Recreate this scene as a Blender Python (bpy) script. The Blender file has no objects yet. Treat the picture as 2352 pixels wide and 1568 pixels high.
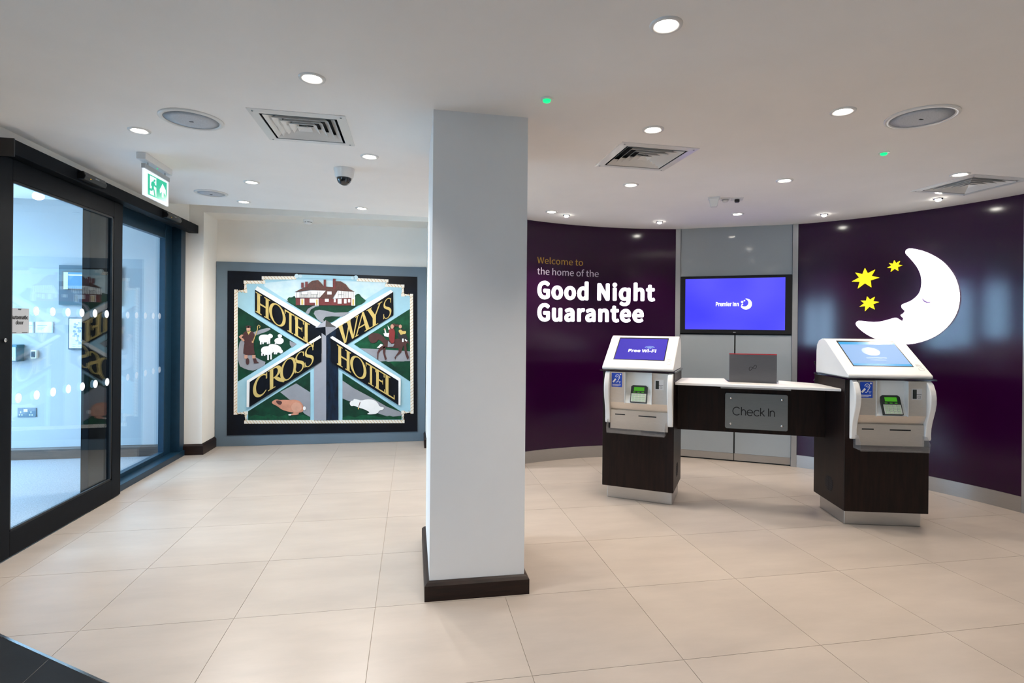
import bpy, bmesh, math, random
from mathutils import Vector, Matrix
random.seed(7)
SC = bpy.context.scene
COL = SC.collection

# ------------------------------------------------------------------ camera
F, YAW, ROL, CY, CX, CAMH = 1265.0, 0.1790, 0.009, 750.5, 1176.0, 1.27
_f = Vector((math.sin(YAW), math.cos(YAW), 0)); _r = Vector((math.cos(YAW), -math.sin(YAW), 0)); _u = Vector((0, 0, 1))
CR = _r * math.cos(ROL) + _u * math.sin(ROL)
CU = _u * math.cos(ROL) - _r * math.sin(ROL)
CW = _f
CP = Vector((0, 0, CAMH))
cam_d = bpy.data.cameras.new('camera'); cam = bpy.data.objects.new('camera', cam_d); COL.objects.link(cam)
cam_d.sensor_width = 36; cam_d.sensor_fit = 'HORIZONTAL'; cam_d.lens = F / 2352 * 36
cam_d.shift_y = -(784 - CY) / 2352; cam_d.clip_start = 0.02; cam_d.clip_end = 200
M = Matrix((CR, CU, -CW)).transposed().to_4x4(); M.translation = CP
cam.matrix_world = M
SC.camera = cam

# ------------------------------------------------------------------ world, exposure
SC.view_settings.view_transform = 'Standard'; SC.view_settings.look = 'None'
SC.view_settings.gamma = 1; SC.view_settings.use_curve_mapping = False
SC.view_settings.exposure = 0.15
SC.cycles.adaptive_threshold = 0.02; SC.cycles.max_bounces = 9; SC.cycles.diffuse_bounces = 6; SC.cycles.glossy_bounces = 4; SC.cycles.caustics_reflective = False; SC.cycles.caustics_refractive = False
SKY = 15.5
w = bpy.data.worlds.new('sky'); SC.world = w; w.use_nodes = True
bg = w.node_tree.nodes['Background']; bg.inputs[0].default_value = (0.46, 0.73, 1.0, 1); bg.inputs[1].default_value = SKY
LAMP = 40.0          # watts of one ceiling downlight
LAMPCOL = (1.0, 0.88, 0.755); LAMPCOOL = (1.0, 0.95, 0.89)     # lamps on the entrance side whitened to stand in for daylight

# ------------------------------------------------------------------ pixel helpers (a pixel gives a direction only)
def ray(x, y): return CR * ((x - CX) / F) - CU * ((y - CY) / F) + CW
def onz(x, y, z=0.0):
    d = ray(x, y); return CP + d * ((z - CAMH) / d.z)
def onplane(x, y, p, n):
    d = ray(x, y); return CP + d * ((Vector(p) - CP).dot(n) / d.dot(n))
def cz(x): return 2.275 - 0.010 * (x - 0.3)       # underside of the main ceiling
CT = 0.010
def onceil(x, y):
    p = onz(x, y, 2.27)
    for _ in range(4): p = onz(x, y, cz(p.x))
    return p

# ------------------------------------------------------------------ materials
MATS = {}
def mat(name, col, rough=0.5, metal=0.0, spec=0.5, noise=0.0, nscale=8.0, stretch=(1, 1, 1), bump=0.0, bscale=60.0, coat=0.0,
        emit=None, estr=0.0, wood=False, rand=0.0, col2=None, coords='Position', aniso=0.0):
    if name in MATS: return MATS[name]
    m = bpy.data.materials.new(name); m.use_nodes = True; MATS[name] = m
    nt = m.node_tree; N = nt.nodes; L = nt.links; b = N['Principled BSDF']
    b.inputs['Base Color'].default_value = (*col, 1); b.inputs['Roughness'].default_value = rough
    b.inputs['Metallic'].default_value = metal; b.inputs['Specular IOR Level'].default_value = spec
    b.inputs['Coat Weight'].default_value = coat
    if aniso: b.inputs['Anisotropic'].default_value = aniso
    if emit: b.inputs['Emission Color'].default_value = (*emit, 1); b.inputs['Emission Strength'].default_value = estr
    g = N.new('ShaderNodeNewGeometry'); tc = N.new('ShaderNodeTexCoord')
    src = g.outputs['Position'] if coords == 'Position' else tc.outputs['Object']
    mp = N.new('ShaderNodeMapping'); mp.inputs['Scale'].default_value = stretch; L.new(src, mp.inputs[0])
    if noise or wood or col2:
        n = N.new('ShaderNodeTexNoise'); n.inputs['Scale'].default_value = nscale; n.inputs['Detail'].default_value = 5
        n.inputs['Roughness'].default_value = 0.6; L.new(mp.outputs[0], n.inputs['Vector'])
        r = N.new('ShaderNodeValToRGB'); L.new(n.outputs['Fac'], r.inputs[0])
        a = col2 if col2 else tuple(c * (1 - noise) for c in col)
        z = col if col2 else tuple(min(1, c * (1 + noise)) for c in col)
        r.color_ramp.elements[0].position = 0.32; r.color_ramp.elements[1].position = 0.68
        r.color_ramp.elements[0].color = (*a, 1); r.color_ramp.elements[1].color = (*z, 1)
        out = r.outputs[0]
        if rand:
            oi = N.new('ShaderNodeObjectInfo'); mr = N.new('ShaderNodeMapRange')
            mr.inputs['To Min'].default_value = 1 - rand; mr.inputs['To Max'].default_value = 1 + rand; L.new(oi.outputs['Random'], mr.inputs[0])
            mx = N.new('ShaderNodeVectorMath'); mx.operation = 'SCALE'; L.new(out, mx.inputs[0]); L.new(mr.outputs[0], mx.inputs['Scale']); out = mx.outputs[0]
        L.new(out, b.inputs['Base Color'])
    if bump:
        n2 = N.new('ShaderNodeTexNoise'); n2.inputs['Scale'].default_value = bscale; n2.inputs['Detail'].default_value = 4; L.new(mp.outputs[0], n2.inputs['Vector'])
        bp = N.new('ShaderNodeBump'); bp.inputs['Strength'].default_value = bump; bp.inputs['Distance'].default_value = 0.002
        L.new(n2.outputs['Fac'], bp.inputs['Height']); L.new(bp.outputs[0], b.inputs['Normal'])
    return m
def emis(name, col, s, base=0.25):
    if name in MATS: return MATS[name]
    m = bpy.data.materials.new(name); m.use_nodes = True; MATS[name] = m
    b = m.node_tree.nodes['Principled BSDF']; b.inputs['Base Color'].default_value = (*[min(1, c) * base for c in col], 1); b.inputs['Roughness'].default_value = 0.3
    b.inputs['Emission Color'].default_value = (*col, 1); b.inputs['Emission Strength'].default_value = s
    return m
def glass(name, tint=(1, 1, 1), ior=1.5, rough=0.0, gain=1.0, haze=0.0):
    m = bpy.data.materials.new(name); m.use_nodes = True; MATS[name] = m
    nt = m.node_tree; N = nt.nodes; L = nt.links; N.remove(N['Principled BSDF'])
    t = N.new('ShaderNodeBsdfTransparent'); t.inputs[0].default_value = (*tint, 1)
    g = N.new('ShaderNodeBsdfGlossy'); g.inputs['Roughness'].default_value = rough
    fr = N.new('ShaderNodeFresnel'); ge = N.new('ShaderNodeNewGeometry'); ir = N.new('ShaderNodeMapRange')
    ir.inputs['To Min'].default_value = ior; ir.inputs['To Max'].default_value = 1 / ior; L.new(ge.outputs['Backfacing'], ir.inputs[0]); L.new(ir.outputs[0], fr.inputs[0])
    mu = N.new('ShaderNodeMath'); mu.operation = 'MULTIPLY'; mu.use_clamp = True; mu.inputs[1].default_value = gain; L.new(fr.outputs[0], mu.inputs[0])
    mx = N.new('ShaderNodeMixShader'); L.new(mu.outputs[0], mx.inputs[0]); L.new(t.outputs[0], mx.inputs[1]); L.new(g.outputs[0], mx.inputs[2])
    if haze:
        df = N.new('ShaderNodeBsdfDiffuse'); df.inputs[0].default_value = (.8, .8, .82, 1); m2 = N.new('ShaderNodeMixShader'); m2.inputs[0].default_value = haze
        L.new(mx.outputs[0], m2.inputs[1]); L.new(df.outputs[0], m2.inputs[2]); mx = m2
    L.new(mx.outputs[0], N['Material Output'].inputs[0]); return m

m_tile = mat('floor_porcelain', (0.425, 0.366, 0.316), 0.33, noise=0.07, nscale=2.2, stretch=(1, 3.0, 1), bump=0.04, bscale=40, rand=0.03)
m_grout = mat('beige_grout', (0.40, 0.34, 0.285), 0.8, noise=0.05)
m_dtile = mat('charcoal_porcelain', (0.013, 0.0145, 0.017), 0.5, spec=0.1, noise=0.3, nscale=3, bump=0.05, rand=0.05)
m_dgrout = mat('pale_grout', (0.45, 0.42, 0.38), 0.8, noise=0.05)
m_ceil = mat('ceiling_paint', (0.92, 0.895, 0.87), 0.8, noise=0.015, nscale=3)
m_wall = mat('cream_wall_paint', (0.84, 0.80, 0.74), 0.7, noise=0.015, nscale=3)
m_pillar = mat('pale_grey_paint', (0.78, 0.765, 0.75), 0.6, noise=0.015, nscale=3)
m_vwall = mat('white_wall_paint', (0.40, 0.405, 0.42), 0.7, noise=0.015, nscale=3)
m_wood = mat('espresso_wood', (0.014, 0.0055, 0.004), 0.42, spec=0.22, col2=(0.004, 0.0018, 0.0015), nscale=9, stretch=(6, 6, 0.5), bump=0.05, bscale=60)
m_skirt = mat('dark_skirting_wood', (0.022, 0.009, 0.006), 0.38, spec=0.3, col2=(0.008, 0.0035, 0.003), nscale=7, stretch=(1.2, 1.2, 14), bump=0.08, bscale=40)
m_purple = mat('gloss_purple_laminate', (0.021, 0.0006, 0.024), 0.13, spec=0.42, noise=0.04, nscale=2, bump=0.008, bscale=220)
m_steel = mat('brushed_steel', (0.50, 0.50, 0.50), 0.34, metal=1.0, noise=0.05, nscale=20, stretch=(1, 1, 30))
m_steelp = mat('warm_brushed_steel', (0.66, 0.62, 0.57), 0.36, metal=0.85, noise=0.05, nscale=30, stretch=(1, 1, 20))
m_cab = mat('grey_back_painted_glass', (0.31, 0.345, 0.365), 0.07, spec=0.5, noise=0.02, nscale=2)
m_cabstrip = mat('satin_aluminium', (0.42, 0.43, 0.44), 0.35, metal=0.6, noise=0.03)
m_black = mat('black_plastic', (0.008, 0.008, 0.009), 0.3, noise=0.1)
m_matblack = mat('matt_black', (0.006, 0.006, 0.007), 0.7, noise=0.1)
m_anth = mat('anthracite_powder_coat', (0.006, 0.0075, 0.010), 0.5, spec=0.07, noise=0.1, nscale=20)
m_anthb = mat('anthracite_blue_reflection', (0.008, 0.030, 0.055), 0.32, spec=0.35, noise=0.1, nscale=20)  # dark frame coat with the blue daylight reflection put into its colour
m_white = mat('white_plastic', (0.80, 0.79, 0.77), 0.28, noise=0.01, coat=0.2)
m_whitem = mat('white_matt_plastic', (0.76, 0.76, 0.76), 0.5, noise=0.01)
m_grille = mat('speaker_mesh', (0.52, 0.55, 0.60), 0.6, noise=0.12, nscale=200)
m_solid = mat('white_solid_surface', (0.82, 0.81, 0.80), 0.3, noise=0.01)
m_chrome = mat('polished_steel', (0.7, 0.7, 0.7), 0.15, metal=1.0, noise=0.02)
m_glass = glass('clear_glass', (0.93, 0.97, 0.98), 1.5, gain=1.0)
m_wglass = glass('window_glass', (0.95, 0.98, 1.0), 1.45)
m_acryl = glass('clear_acrylic', (0.95, 0.94, 0.94), 1.5, 0.02, gain=1.3, haze=.05)
m_faint = glass('faint_frosted_vinyl', (0.95, 0.98, 1.0), 1.4, 0.3, haze=.16)
m_acrylsmoke = glass('clear_acrylic_plate', (0.80, 0.82, 0.84), 1.5, 0.02, gain=1.5)
m_lens = emis('downlight_lamp', (1.0, 0.93, 0.82), 28.0)
m_spot = emis('spot_lamp', (1.0, 0.95, 0.86), 45.0)
m_moon = emis('backlit_white_acrylic', (1.0, 1.0, 1.0), 2.6)
m_star = emis('backlit_yellow_acrylic', (1.0, 0.83, 0.0), 1.15)
m_slogan = emis('backlit_letter_face', (0.97, 0.98, 1.0), 2.2)
m_gold_t = mat('ochre_vinyl', (0.42, 0.22, 0.02), 0.4, noise=0.02)
m_lilac = mat('pale_lilac_vinyl', (0.62, 0.54, 0.68), 0.4, noise=0.02)
m_slate = mat('slate_blue_paint', (0.105, 0.150, 0.190), 0.55, noise=0.05, nscale=3)
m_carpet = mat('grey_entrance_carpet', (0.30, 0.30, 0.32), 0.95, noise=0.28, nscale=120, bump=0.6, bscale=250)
m_vskirt = mat('brown_wood_skirting', (0.11, 0.065, 0.045), 0.4, col2=(0.05, 0.03, 0.022), nscale=5, stretch=(1.2, 1, 12))
m_paper = mat('white_paper', (0.75, 0.76, 0.78), 0.6, noise=0.03, nscale=40)
m_ink = mat('black_ink', (0.01, 0.01, 0.012), 0.6, noise=0.1)
m_dot = mat('frosted_white_vinyl', (0.85, 0.92, 0.95), 0.5, noise=0.01, emit=None)
m_green = emis('green_exit_legend', (0.0, 0.46, 0.27), 0.95)
m_exitw = emis('lit_white_legend', (0.86, 0.93, 1.0), 0.85)
m_led = emis('green_led', (0.0, 0.9, 0.25), 1.2)

# ------------------------------------------------------------------ mesh helpers
class MB:
    def __init__(s): s.v = []; s.f = []
    def add(s, vs, fs):
        o = len(s.v); s.v += [Vector(p) for p in vs]; s.f += [tuple(i + o for i in q) for q in fs]; return s
    def box(s, x0, x1, y0, y1, z0, z1):
        p = [(x, y, z) for z in (z0, z1) for y in (y0, y1) for x in (x0, x1)]
        return s.add(p, [(0, 2, 3, 1), (4, 5, 7, 6), (0, 1, 5, 4), (2, 6, 7, 3), (0, 4, 6, 2), (1, 3, 7, 5)])
    def prism(s, front, back):
        n = len(front)
        return s.add(list(front) + list(back), [tuple(range(n)), tuple(reversed(range(n, 2 * n)))] + [(i, i + n, (i + 1) % n + n, (i + 1) % n) for i in range(n)])
    def zprism(s, pts, z0, z1):
        return s.prism([(p[0], p[1], z1) for p in pts], [(p[0], p[1], z0) for p in pts])
    def tube(s, path, r, n=10, cap=True):
        path = [Vector(p) for p in path]; rings = []
        rr = r if isinstance(r, (list, tuple)) else [r] * len(path)
        for i, p in enumerate(path):
            t = (path[min(i + 1, len(path) - 1)] - path[max(i - 1, 0)]).normalized()
            a = t.cross(Vector((0, 0, 1)) if abs(t.z) < 0.9 else Vector((1, 0, 0))).normalized(); b = t.cross(a)
            rings.append([p + (a * math.cos(2 * math.pi * k / n) + b * math.sin(2 * math.pi * k / n)) * rr[i] for k in range(n)])
        vs = [q for g in rings for q in g]; fs = []
        for i in range(len(path) - 1):
            for k in range(n): fs.append((i * n + k, i * n + (k + 1) % n, (i + 1) * n + (k + 1) % n, (i + 1) * n + k))
        if cap: fs += [tuple(reversed(range(n))), tuple(range((len(path) - 1) * n, len(path) * n))]
        return s.add(vs, fs)
    def lathe(s, prof, n=32, c=(0, 0, 0)):
        vs = []; fs = []; m = len(prof)
        for k in range(n):
            a = 2 * math.pi * k / n
            for (r, z) in prof: vs.append((c[0] + r * math.cos(a), c[1] + r * math.sin(a), c[2] + z))
        for k in range(n):
            for i in range(m - 1):
                fs.append((k * m + i, ((k + 1) % n) * m + i, ((k + 1) % n) * m + i + 1, k * m + i + 1))
        fs.append(tuple(k * m for k in reversed(range(n)))); fs.append(tuple(k * m + m - 1 for k in range(n)))
        return s.add(vs, fs)
    def build(s, name, m, parent=None, world=False, smooth=False, bevel=0.0, fix=True):
        vs = s.v
        if parent is not None and world:
            inv = parent.matrix_basis.inverted()
            q = parent.parent
            while q is not None: inv = inv @ q.matrix_basis.inverted(); q = q.parent
            vs = [inv @ p for p in vs]
        me = bpy.data.meshes.new(name); me.from_pydata([tuple(p) for p in vs], [], s.f)
        if fix:
            bm = bmesh.new(); bm.from_mesh(me); bmesh.ops.recalc_face_normals(bm, faces=bm.faces); bm.to_mesh(me); bm.free()
        if smooth:
            for p in me.polygons: p.use_smooth = True
        me.materials.append(m)
        o = bpy.data.objects.new(name, me); COL.objects.link(o)
        if parent is not None: o.parent = parent
        if bevel:
            b = o.modifiers.new('bevel', 'BEVEL'); b.width = bevel; b.segments = 3; b.limit_method = 'ANGLE'
        return o
def autosmooth(o, ang=40):
    me = o.data
    bm = bmesh.new(); bm.from_mesh(me)
    for f in bm.faces: f.smooth = True
    for e in bm.edges:
        if len(e.link_faces) == 2 and e.calc_face_angle(0) > math.radians(ang): e.smooth = False
    bm.to_mesh(me); bm.free(); return o
def thing(name, label, cat, loc=(0, 0, 0), rot=(0, 0, 0), group=None):
    o = bpy.data.objects.new(name, None); COL.objects.link(o); o.location = loc; o.empty_display_size = 0.05
    o.rotation_euler = (0, 0, rot) if isinstance(rot, (int, float)) else rot
    bpy.context.view_layer.update()
    o['label'] = label; o['category'] = cat
    if group: o['group'] = group
    return o
def tag(o, label, cat, group=None):
    o['label'] = label; o['category'] = cat
    if group: o['group'] = group
    return o
def struct(o): o['kind'] = 'structure'; return o
def sempty(name, loc=(0, 0, 0)):
    o = bpy.data.objects.new(name, None); COL.objects.link(o); o.location = loc; o['kind'] = 'structure'; bpy.context.view_layer.update(); return o
def copy_tree(src, loc, label, group=None):
    c = src.copy(); COL.objects.link(c); c.location = loc; c['label'] = label
    if group: c['group'] = group
    for ch in src.children:
        d = ch.copy(); COL.objects.link(d); d.parent = c
        for g in ch.children:
            e = g.copy(); COL.objects.link(e); e.parent = d
    return c
class Plane:
    def __init__(s, o, u, v): s.o = Vector(o); s.u = Vector(u).normalized(); s.v = Vector(v).normalized(); s.n = s.u.cross(s.v)
    def P(s, a, b, d=0.0): return s.o + s.u * a + s.v * b + s.n * d
    def px(s, x, y, d=0.0):
        q = onplane(x, y, s.o + s.n * d, s.n) - s.o; return (q.dot(s.u), q.dot(s.v))
def flat(mb, pts, P, d0, d1):       # pts (a,b) -> prism standing on the plane from d0 to d1
    return mb.prism([P(a, b, d1) for a, b in pts], [P(a, b, d0) for a, b in pts])
def stroke(mb, pts, wd, P, d0, d1, closed=False):
    pts = [Vector(p) for p in pts]; n = len(pts)
    ws = wd if isinstance(wd, (list, tuple)) else [wd] * n
    Lf = []; Rt = []
    for i in range(n):
        a = pts[i - 1] if (closed or i > 0) else pts[i]; b = pts[(i + 1) % n] if (closed or i < n - 1) else pts[i]
        t = (b - a); t = t.normalized() if t.length > 1e-9 else Vector((1, 0)); nn = Vector((-t.y, t.x))
        Lf.append(pts[i] + nn * ws[i] / 2); Rt.append(pts[i] - nn * ws[i] / 2)
    if closed: Lf.append(Lf[0]); Rt.append(Rt[0])
    for i in range(len(Lf) - 1): flat(mb, [Lf[i], Lf[i + 1], Rt[i + 1], Rt[i]], P, d0, d1)
    return mb
def arc(cx, cy, rx, ry, a0, a1, n=20):
    return [(cx + rx * math.cos(math.radians(a0 + (a1 - a0) * i / n)), cy + ry * math.sin(math.radians(a0 + (a1 - a0) * i / n))) for i in range(n + 1)]
def smooth_closed(pts, it=2):
    for _ in range(it):
        q = []
        for i in range(len(pts)):
            a = pts[i]; b = pts[(i + 1) % len(pts)]
            q += [(a[0] * .75 + b[0] * .25, a[1] * .75 + b[1] * .25), (a[0] * .25 + b[0] * .75, a[1] * .25 + b[1] * .75)]
        pts = q
    return pts
FONT = None
try:
    import os
    FONT = bpy.data.fonts.load(os.path.join(bpy.utils.resource_path('LOCAL'), 'datafiles', 'fonts', 'Noto Sans CJK Regular.woff2'))      # the typeface that ships with Blender
except Exception: FONT = None
def text_islands(txt, bold=0.0, space=1.0, ext=0.5):
    cu = bpy.data.curves.new('t', 'FONT'); cu.body = txt; cu.size = 1.0; cu.offset = bold; cu.extrude = ext; cu.space_character = space; cu.resolution_u = 5
    if FONT: cu.font = FONT
    o = bpy.data.objects.new('t', cu); COL.objects.link(o)
    me = bpy.data.meshes.new_from_object(o.evaluated_get(bpy.context.evaluated_depsgraph_get()))
    bpy.data.objects.remove(o); bpy.data.curves.remove(cu)
    vs = [v.co.copy() for v in me.vertices]; fs = [tuple(p.vertices) for p in me.polygons]; bpy.data.meshes.remove(me)
    # merge doubles by key so islands are connected
    key = {}; idx = []; nv = []
    for p in vs:
        k = (round(p.x, 5), round(p.y, 5), round(p.z, 4))
        if k not in key: key[k] = len(nv); nv.append(p)
        idx.append(key[k])
    fs = [tuple(dict.fromkeys(idx[i] for i in f)) for f in fs]; fs = [f for f in fs if len(f) > 2]
    par = list(range(len(nv)))
    def fd(i):
        while par[i] != i: par[i] = par[par[i]]; i = par[i]
        return i
    for f in fs:
        for i in f[1:]: par[fd(i)] = fd(f[0])
    gr = {}
    for f in fs: gr.setdefault(fd(f[0]), []).append(f)
    items = []
    for g in gr.values():
        xs = [nv[i].x for f in g for i in f]; items.append([min(xs), max(xs), g])
    items.sort(key=lambda t: t[0]); out = []
    for it in items:
        if out and it[0] < out[-1][1] - 0.25 * (it[1] - it[0]) - 0.005: out[-1][1] = max(out[-1][1], it[1]); out[-1][2] = out[-1][2] + it[2]
        else: out.append(it)
    return nv, out
CAPH = [0.7]
CAPH[0] = max(p.y for p in text_islands('H')[0])
def text_build(txt, place, mt, parent, name, bold=0.0, space=1.0, split=False, world=True):
    # place(x,y,d): text units (x from 0..1 over the whole width; y in cap heights from the baseline; d 0..1 thickness) -> point
    fat = bold; nv, isl = text_islands(txt, 0.0, space)      # bold: the outline is thickened by overlaid copies on a small circle
    x0 = min(i[0] for i in isl) - fat; x1 = max(i[1] for i in isl) + fat; cap = CAPH[0] + 2 * fat
    offs = [(fat * math.cos(2 * math.pi * q / 16), fat * math.sin(2 * math.pi * q / 16)) for q in range(16)] if fat else [(0, 0)]
    res = []
    groups = [i[2] for i in isl] if split else [[f for i in isl for f in i[2]]]
    for g in groups:
        mb = MB()
        for oi, (ox, oy) in enumerate(offs):
            mp = {}
            for f in g:
                for i in f:
                    if i not in mp: mp[i] = len(mb.v); p = nv[i]; mb.v.append(Vector(place((p.x + ox - x0) / (x1 - x0), (p.y + oy + fat) / cap, (p.z + 0.5) * (1 - oi * .012))))
                mb.f.append(tuple(mp[i] for i in f))
        res.append(mb.build(name, mt, parent, world=world))
    return res
def ptext(txt, P, a0, b0, width, cap, d0, d1, mt, parent, name, bold=0.0, slope=0.0, space=1.0, split=False, world=True):
    return text_build(txt, lambda x, y, d: P(a0 + x * width, b0 + y * cap + slope * x * width, d0 + (d1 - d0) * d), mt, parent, name, bold, space, split, world)

# ================================================================== THE SETTING
CC = Vector((1.891, 2.828)); CRAD = 2.349                       # plan circle of the curved purple wall
def oncyl(x, y, off=0.0):
    d = ray(x, y); r = CRAD - off
    a = d.x ** 2 + d.y ** 2; b = 2 * (d.x * (CP.x - CC.x) + d.y * (CP.y - CC.y)); c = (CP.x - CC.x) ** 2 + (CP.y - CC.y) ** 2 - r * r
    t = (-b + math.sqrt(max(0, b * b - 4 * a * c))) / (2 * a); return CP + d * t
def th_of(p): return math.atan2(p.y - CC.y, p.x - CC.x)
def cylp(th, z, off=0.0): return Vector((CC.x + (CRAD - off) * math.cos(th), CC.y + (CRAD - off) * math.sin(th), z))
def th_px(x, y=800): return th_of(oncyl(x, y))

# ---- floor: slab, porcelain tiles, charcoal tiles, threshold strip
TX0, TY0, TP, GAP = -0.153, 2.553, 0.594, 0.0022
ta, tb = onz(0, 1458), onz(243, 1568)
tdir = (tb - ta).to_2d().normalized(); tn = Vector((-tdir.y, tdir.x))
if tn.y < 0: tn = -tn
def side(p): return (Vector((p[0], p[1])) - ta.to_2d()).dot(tn)
def clip(poly, off, sgn):
    out = []
    for i in range(len(poly)):
        a = poly[i]; b = poly[(i + 1) % len(poly)]; sa = sgn * (side(a) - off); sb = sgn * (side(b) - off)
        if sa >= 0: out.append(a)
        if sa * sb < 0: t = sa / (sa - sb); out.append((a[0] + (b[0] - a[0]) * t, a[1] + (b[1] - a[1]) * t))
    return out
floor = struct(MB().zprism([(-2.95, -3.0), (4.9, -3.0), (4.9, 6.3), (-2.305, 6.3), (-2.305, 3.1), (-2.95, 3.1)], -0.08, -0.0025).build('floor', m_grout))
tile_mesh = None
for i in range(-5, 9):
    for j in range(-10, 7):
        x0 = TX0 + i * TP; y0 = TY0 + j * TP
        if x0 + TP < -2.9 or x0 > 4.7 or y0 + TP < -3 or y0 > 6.2: continue
        g = GAP / 2; xl = -2.30 if y0 > 3.0 else -2.93
        if x0 + TP < xl + .01: continue
        rect = [(max(x0 + g, xl), y0 + g), (min(x0 + TP - g, 4.85), y0 + g), (min(x0 + TP - g, 4.85), min(y0 + TP - g, 6.28)), (max(x0 + g, xl), min(y0 + TP - g, 6.28))]
        if y0 > 6.25: continue
        for sgn, off, mt in ((1, 0.006, m_tile), (-1, -0.006, m_dtile)):
            pl = clip(rect, off, sgn)
            if len(pl) < 3: continue
            ar = 0.5 * abs(sum(pl[k][0] * pl[(k + 1) % len(pl)][1] - pl[(k + 1) % len(pl)][0] * pl[k][1] for k in range(len(pl))))
            if ar < 0.002: continue
            full = len(pl) == 4 and abs(ar - (TP - GAP) ** 2) < 1e-4 and sgn == 1
            if full and tile_mesh is not None:
                o = bpy.data.objects.new('floor_tile', tile_mesh); COL.objects.link(o); o.parent = floor; o.location = (x0 + TP / 2, y0 + TP / 2, 0)
            else:
                cx, cy = x0 + TP / 2, y0 + TP / 2
                o = MB().zprism([(p[0] - cx, p[1] - cy) for p in pl], -0.006, 0.0).build('floor_tile' if sgn == 1 else 'charcoal_floor_tile', mt, floor)
                o.location = (cx, cy, 0)
                if full: tile_mesh = o.data
# pale joints of the dark area are a bed under the dark tiles
bed = clip([(-2.93, -2.98), (4.85, -2.98), (4.85, 3.0), (-2.93, 3.0)], 0.0, -1)
MB().zprism(bed, -0.0075, -0.0015).build('pale_tile_bed', m_dgrout, floor)
s0 = ta.to_2d() - tdir * 1.4; s1 = ta.to_2d() + tdir * 5.5
q = [s0 + tn * 0.005, s1 + tn * 0.005, s1 - tn * 0.005, s0 - tn * 0.005]
struct(MB().zprism([(p.x, p.y) for p in q], -0.004, 0.0012).build('trim_1', m_chrome))

# ---- ceiling with square openings for the air vents
def ceil_frame(pixels):
    return [onceil(*p) for p in pixels]
VENTS = []
for label, pxs in (('white square air vent in the ceiling left of the pillar', [(562, 250), (785, 265), (811, 333), (634, 320)]),
                   ('white square air vent in the ceiling right of the pillar', [(1425, 326), (1599, 338), (1530, 392), (1371, 382)]),
                   ('white square air vent at the far right of the ceiling', [(2242, 402), (2350, 411), (2217, 447), (2103, 438)])):
    ps = ceil_frame(pxs); c = sum(ps, Vector()) / 4
    VENTS.append((label, c))
VS = 0.225                                                        # half size of a vent flange
from mathutils.geometry import tessellate_polygon
outer = [(-2.15, -3.0), (4.9, -3.0), (4.9, 5.4), (0.75, 5.4), (0.75, 5.15), (-2.15, 5.15)]
outer = [(-2.95, -3.0), (4.9, -3.0), (4.9, 5.4), (0.75, 5.4), (0.75, 5.15), (-2.14, 5.15), (-2.14, 2.95), (-2.95, 2.95)]
holes = [[(c.x - .19, c.y - .19), (c.x - .19, c.y + .19), (c.x + .19, c.y + .19), (c.x + .19, c.y - .19)] for _, c in VENTS]
loops = [outer] + holes
tri = tessellate_polygon([[Vector((p[0], p[1], 0)) for p in l] for l in loops])
allp = [p for l in loops for p in l]; nP = len(allp)
mb = MB(); mb.v = [Vector((p[0], p[1], cz(p[0]))) for p in allp] + [Vector((p[0], p[1], cz(p[0]) + 0.06)) for p in allp]
mb.f = [tuple(t) for t in tri] + [tuple(i + nP for i in reversed(t)) for t in tri]
k = 0
for l in loops:
    n = len(l)
    for i in range(n): a, b = k + i, k + (i + 1) % n; mb.f.append((a, b, b + nP, a + nP))
    k += n
ceiling = struct(mb.build('ceiling', m_ceil))
struct(MB().box(-2.15, 0.75, 5.13, 6.3, 2.75, 2.80).box(-2.15, 0.75, 5.11, 5.149, 2.36, 2.76).build('ceiling_upper', m_ceil))

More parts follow.
